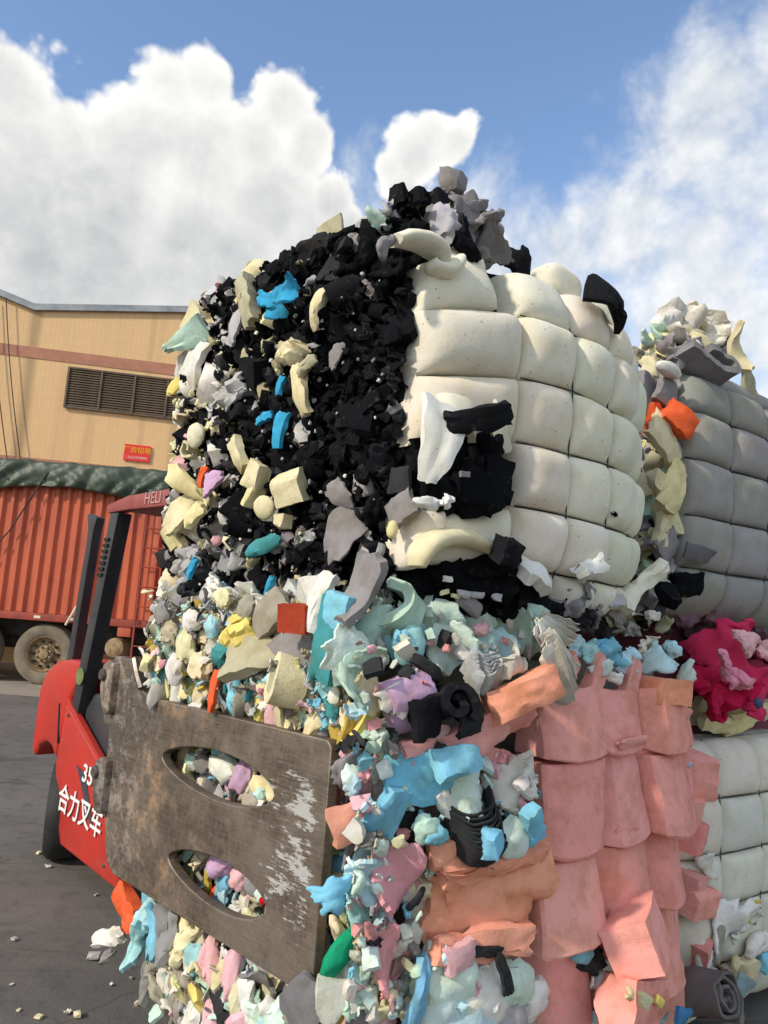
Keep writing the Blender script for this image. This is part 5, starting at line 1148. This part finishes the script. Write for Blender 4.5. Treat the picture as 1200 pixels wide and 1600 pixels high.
# under the clamp and at the trailing corner
for (px, py, c) in [(225,1400,'paleblue'),(245,1420,'sky'),(262,1430,'gray'),(285,1440,'cream'),(300,1470,'aqua'),(325,1480,'palepink'),(345,1490,'cream'),(240,1470,'taupe'),(262,1490,'offwhite'),(275,1520,'taupe'),(310,1520,'mint'),(365,1510,'cream'),(385,1530,'white'),(400,1560,'palemint'),(430,1560,'palemint'),(330,1560,'palepink'),(355,1580,'charcoal'),(300,1560,'offwhite'),(215,1440,'aqua'),(230,1500,'gray'),(420,1590,'aqua'),(370,1580,'palepink'),(345,1530,'charcoal'),(290,1590,'taupe')]:
    L_('foam_strip', g_slab(int(px*9+py), R.uniform(.11, .19), R.uniform(.05, .08), R.uniform(.025, .045), R.uniform(-1.5, 1.5), .6, .28, 16, 8, R.uniform(-.4, .4)), px, py+34, 80+R.uniform(-22, 22), jig(C[c], R), .025, R.uniform(-25, 25), R.uniform(-15, 15))
L_('foam_slab', g_slab(570, .16, .075, .05, .2, .2, .15), 200, 1412, -20, lin('e2643e'), .0, 0, 0, 'orange foam slab at the trailing corner'); L_('foam_slab', g_slab(571, .09, .06, .05, .2, .2, .15), 208, 1440, 10, lin('de683f'), .0)
L_('foam_strip', g_slab(572, .22, .055, .03, -1.2, .5, .3, 12, 6), 180, 1462, 22, 'offwhite', .0); L_('foam_strip', g_slab(573, .12, .03, .02, .5, .5, .3), 165, 1495, 40, 'gray', -.02)
L_('foam_slab', g_slab(574, .24, .14, .02, 1.0, .2, .08, 12, 9, .3), 462, 1592, 55, lin('77767a'), .05, 0, -15, 'smooth grey foam sheet below the clamp')
L_('foam_slab', g_slab(575, .18, .10, .02, 1.4, .2, .2), 258, 1500, -50, 'charcoal', -.03)
st.build('small_scraps', bl)
# sheet-metal baling wires across the left face
wires(FPL, [[(u/10*(LL if zz > 1 else .8), zz + .01*math.sin(u), .03) for u in range(11)] for zz in (1.36, .5)], bl)
child_fix(bl)

# ================================================================== stack on the right
G_A = Vector((1.22, 3.27))
def prof_r(zlo, zhi):
    def f(s, z):
        t = (z-zlo)/(zhi-zlo)*2-1; b = 0.10*(1-t**4) - (0.12*max(0, (abs(t)-.75)/.25)**2)
        if s < 0.1: b -= 0.9*max(0, .1-s)**1.5
        return b
    return f
def right_bale(label, zlo, zhi, cols, rows, color, hp, tone=0.05, mat=FOAM_FACE):
    b = empty('foam_bale', (G_A.x+.5, G_A.y+.6, zlo)); tag(b, label, 'foam bale', 'stacked foam bales')
    f = Face(G_A, W_F, 1, prof_r(zlo, zhi)); gp = grid_pts(cols, rows, R, .008)
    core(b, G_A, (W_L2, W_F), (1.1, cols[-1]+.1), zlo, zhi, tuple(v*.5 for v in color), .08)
    for i in range(len(cols)-1):
        for k in range(len(rows)-1):
            me = cell_mesh(f, gp[(i,k)], gp[(i+1,k)], gp[(i+1,k+1)], gp[(i,k+1)], pillow(hp*R.uniform(.9, 1.15), R.uniform(3.2, 4.6), .45, R.uniform(0, .2)), 13, seed=600+i*11+k+int(zlo*7)); me.materials.append(mat)
            add('foam_pillow', me, None, b, jig(color, R, tone))
    wires(f, [[(gp[(i,k)][0], gp[(i,k)][1], .004) for i in range(len(cols))] for k in range(1, len(rows)-1)] + [[(gp[(i,k)][0], gp[(i,k)][1], .003) for k in range(len(rows))] for i in range(1, len(cols)-1)], b)
    return b, f, gp
bg, FG, gpg = right_bale('grey pillowed foam bale on top of the right-hand stack', 1.66, 2.86, [0.0, .33, .66, 1.0, 1.35], [1.68, 1.90, 2.125, 2.36, 2.57, 2.74, 2.86], lin('9b9995'), .05)
FGL = Face(G_A, W_L2, -1, lambda u, z: .02)
st = Stuff()
gray_d = dict(gray=4, charcoal=1.5, lightgray=2, mint=1.4, khaki=2, offwhite=2, paleyellow=1, cream=2)
for q, (u, z) in enumerate(scatter(150, -.02, .75, 1.62, 2.86, R, .06)):
    c = wpick(R, gray_d)
    put(bg, wpick(R, dict(slab=3, puff=2, rag=2, chunk=2)), R.randint(0, 99), FGL.p(u, z, R.uniform(-.02, .05)), R.uniform(.09, .15), orient(FGL, R.uniform(0, 360), R.gauss(0, 30), R.gauss(0, 30)), jig(C[c], R))
for i in range(120):
    u, z = R.uniform(0, .7), R.uniform(1.62, 2.86); st.put(wpick(R, dict(rag=2, chunk=2)), R.randint(0, 99), FGL.p(u, z, R.uniform(.03, .08)), R.uniform(.03, .06), orient(FGL, R.uniform(0, 360), R.gauss(0, 30), R.gauss(0, 30)), jig(C[wpick(R, gray_d)], R))
st.build('small_scraps', bg)
FGC = Face(G_A, W_F, 1, lambda s, z: .0)          # upright plane for what lies on top of the bale
G = lambda name, VF, px, py, ang, color, h=.06, tx=0, ty=0, lab=None: F_cus(bg, FGC if py < 600 else FG, name, VF, px, py, ang, color, h, tx, ty, None, 45, lab)
G('foam_slab', g_slab(601, .14, .10, .08, .2, .1, .1), 1060, 656, -30, 'orange', .10, 10, -20, 'orange red foam chunk'); G('foam_chunk', g_chunk(602, .08, .13, .07, 4, .03, 7), 1023, 655, 10, 'orange', .04)
G('foam_slab', g_slab(603, .22, .12, .04, .5, .2, .2, 11, 8, .4), 1040, 690, -40, 'cream', .10); G('foam_slab', g_slab(604, .22, .10, .05, .7, .2, .2, 11, 8), 1055, 760, 60, 'paleyellow', .10); G('foam_chunk', g_chunk(605, .14, .08, .07, 4, .03, 7), 1030, 760, -20, 'cream', .08)
G('foam_slab', g_slab(606, .16, .07, .05, .5, .2, .2), 1035, 830, 75, 'cream', .06); G('foam_slab', g_slab(607, .14, .10, .05, .2, .2, .15), 1040, 850, 40, 'gray', .05); G('foam_slab', g_slab(608, .17, .12, .04, .2, .2, .12), 1010, 615, 80, 'greyface', .05); G('foam_slab', g_slab(609, .13, .11, .04, .3, .2, .12), 1042, 612, 70, 'greyface', .07)
G('foam_lump', g_puff(610, .16, .06, .06, .1, 1.2, 3), 1045, 578, -5, 'offwhite', .10)
# crown of sheets on top
G('foam_fold', g_sweep(611, [(-.16,-.05),(-.08,.0),(.02,.05),(.12,.06),(.15,.01),(.08,-.03),(-.02,-.05)], .035, .22, 28, 6, .012), 1088, 578, 10, lin('858386'), .05, 70, 0)
G('foam_slab', g_slab(612, .24, .09, .05, .4, .2, .15), 1075, 552, 30, lin('858386'), .05)
for (px, py, s, c, a, kd) in [(1060,520,.20,'offwhite',60,'rag'),(1095,512,.18,'offwhite',-10,'rag'),(1030,545,.13,'paleyellow',80,'puff'),(1020,575,.10,'cream',30,'puff'),(1022,520,.10,'mint',60,'slab'),(1012,528,.10,'mint',5,'slab'),(1050,545,.12,'lightgray',40,'rag'),(1125,530,.14,'lightgray',-30,'rag'),(1075,530,.16,'khaki',-20,'rag'),(1110,545,.14,'offwhite',20,'slab'),(1085,495,.10,'cream',-20,'slab'),(1040,500,.09,'offwhite',50,'slab')]:
    F_put(bg, FGC, kd, px, py+2, s*1.35, a, jig(C[c], R), -.06, R.uniform(-30, 30), R.uniform(-20, 20))
G('foam_strip', g_slab(613, .26, .09, .03, -1.6, .6, .2, 14, 7), 1148, 545, -75, 'cream', .05); G('foam_strip', g_slab(614, .26, .08, .03, .6, .4, .2, 14, 7, -.2), 1168, 590, -68, 'khaki', .02); G('foam_strip', g_slab(615, .22, .06, .03, 1.2, .4, .2), 1110, 545, -25, 'cream', .06)
G('foam_fold', g_slab(616, .20, .07, .02, 1.0, .2, .08), 1098, 868, -2, lin('757378'), .10, 30, 0)
# dusky cells below it
for (px, py, s) in [(1095,985,.24),(1150,985,.22),(1190,975,.20),(1070,960,.18),(1120,960,.18),(1085,1010,.16)]:
    F_put(bg, FG, 'puff', px, py, (s, s*.7, s*.6), R.uniform(-15, 15), jig(lin('7a636b'), R), .02)
child_fix(bg)
bwh, FW, gpw = right_bale('off-white pillowed foam bale at the bottom of the right-hand stack', 0.0, 1.24, [-.08, .29, .62, .95, 1.3], [.06, .28, .51, .715, .945, 1.17], lin('dad7ca'), .05)
for (px, py, L, W, a, c) in [(1110,1115,.22,.09,-6,'cream'),(1160,1125,.20,.08,8,'paleyellow'),(1195,1110,.12,.07,0,'cream'),(1125,1130,.20,.05,-5,'paleyellow')]:
    F_cus(bwh, FW, 'foam_slab', g_slab(int(px), L*1.4, W*1.5, .05, .1, .1, .1, 10, 6), px, py, a, jig(C[c], R), .06, 30, 0)
for (px, py, s, c, kd, a) in [(1110,1350,.15,'offwhite','slab',-30),(1130,1450,.22,'white','slab',70),(1165,1440,.2,'white','rag',30),(1180,1475,.18,'white','slab',10),(1100,1500,.14,'white','slab',80),(1172,1420,.10,'yellow','strip',80),(1180,1428,.08,'teal','strip',75),(1120,1475,.14,'taupe','slab',80),(1150,1505,.12,'cream','slab',-15),(1185,1510,.10,'sky','strip',-30),(1195,1500,.08,'sky','chunk',0),(1165,1515,.12,'cream','chunk',10)]:
    F_put(bwh, FW, kd, px, py, s, a, jig(C[c], R), .06, R.uniform(-20, 20), R.uniform(-20, 20))
child_fix(bwh)
# crumpled magenta foam squeezed between the two
mg = empty('foam_bundle', Face(G_A, W_F, 1).hit(1140, 1060, 0) - Vector((0, 0, .2)))
tag(mg, 'crumpled magenta foam bundle squeezed between the right-hand bales', 'foam bundle')
FM = Face(G_A, W_F, 1, lambda s, z: .04)
def Mg(name, VF, px, py, ang, color, h=.05, tx=0, ty=0): return F_cus(mg, FM, name, VF, px, py, ang, color, h, tx, ty)
Mg('foam_sheet', g_slab(701, .36, .30, .03, 1.6, .8, .3, 20, 14, .1, .12), 1150, 1020, 20, 'magenta', .05, -10, 0); Mg('foam_sheet', g_slab(702, .42, .20, .03, -1.3, .8, .3, 20, 14, .1, .12), 1120, 1085, -4, lin('c4204f'), .05)
Mg('foam_sheet', g_slab(703, .30, .24, .03, 1.6, .8, .3, 20, 14, .1, .12), 1185, 1080, 20, 'magenta', .05); Mg('foam_sheet', g_slab(704, .24, .10, .03, -1.3, .8, .3, 20, 14, .1, .12), 1140, 1050, -28, lin('e79ab2'), .15, 10, 0); Mg('foam_sheet', g_slab(705, .14, .10, .03, 1.6, .8, .3, 20, 14, .1, .12), 1170, 1005, -20, 'palepink', .15)
Mg('foam_sheet', g_slab(706, .10, .08, .03, -1.3, .8, .3, 20, 14, .1, .12), 1195, 1015, 40, 'palepink', .15); Mg('foam_lump', g_puff(707, .06, .05, .03, .1, 1, 3), 1185, 1098, -20, lin('555a78'), .14); Mg('foam_lump', g_puff(708, .30, .12, .12, .15, 1.3, 3), 1095, 1060, -5, lin('b81f4a'), .0)
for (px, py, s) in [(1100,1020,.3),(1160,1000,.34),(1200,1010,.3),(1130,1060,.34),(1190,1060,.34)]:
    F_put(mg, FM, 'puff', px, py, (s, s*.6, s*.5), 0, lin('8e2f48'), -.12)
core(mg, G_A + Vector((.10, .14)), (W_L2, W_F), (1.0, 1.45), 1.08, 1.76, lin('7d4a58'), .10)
child_fix(mg)

# ================================================================== loose things on the yard
gr = empty('foam_roll', Face(A_L, W_F, 1).hit(1110, 1600, .25))
tag(gr, 'loosely rolled dark grey foam sheet lying at the foot of the pink blocks', 'foam roll')
FR = Face(A_L, W_F, 1)
V, F = g_sweep(801, spiral(3.2, .012, .085, 44), .011, .16, 90, 6, .012)
custom(gr, 'rolled_sheet', (V, F), FR.hit(1105, 1555, .10), orient(FR, 0, 72, 0), lin('6f6d6e'))
V, F = g_slab(802, .20, .16, .012, 1.3, .3, .15, 14, 9); custom(gr, 'loose_end', (V, F), FR.hit(1150, 1560, .12), orient(FR, 70, 20, 20), lin('8b8780'))
V, F = g_slab(803, .14, .08, .012, 1.0, .3, .2, 12, 7); custom(gr, 'loose_end', (V, F), FR.hit(1165, 1545, .10), orient(FR, -30, 20, 10), lin('8fa6b0'))
V, F = g_slab(804, .09, .05, .02, .5, .3, .15); custom(gr, 'blue_scrap', (V, F), FR.hit(1068, 1588, .16), orient(FR, -20, 10, 10), lin('4a86b8'))
child_fix(gr)
crumb_spots = [(75,1356,.035),(60,1335,.03),(22,1470,.03),(105,1585,.03),(120,1590,.035),(145,1500,.05),(18,1540,.02),(60,1592,.025),(150,1400,.02),(175,1540,.02),(215,1570,.025),(205,1530,.02),(90,1340,.022),(30,1580,.018)]
for k, (px, py, s) in enumerate(crumb_spots):
    d = ray(px, py); t = -CAM_H/d.z; P = Vector((0, 0, CAM_H)) + d*t
    me = lib('chunk' if k % 3 else 'rag', k)[0]; o = bpy.data.objects.new('foam_crumb', me); o.location = (P.x, P.y, s*.3); o.scale = (s, s, s*.8); o.rotation_euler = (0, 0, k*1.3)
    o.color = (*C[['offwhite', 'cream', 'lightgray'][k % 3]], 1); link(o)
    tag(o, 'pale foam crumb lying on the dark yard', 'foam crumb', 'foam crumbs on the yard')
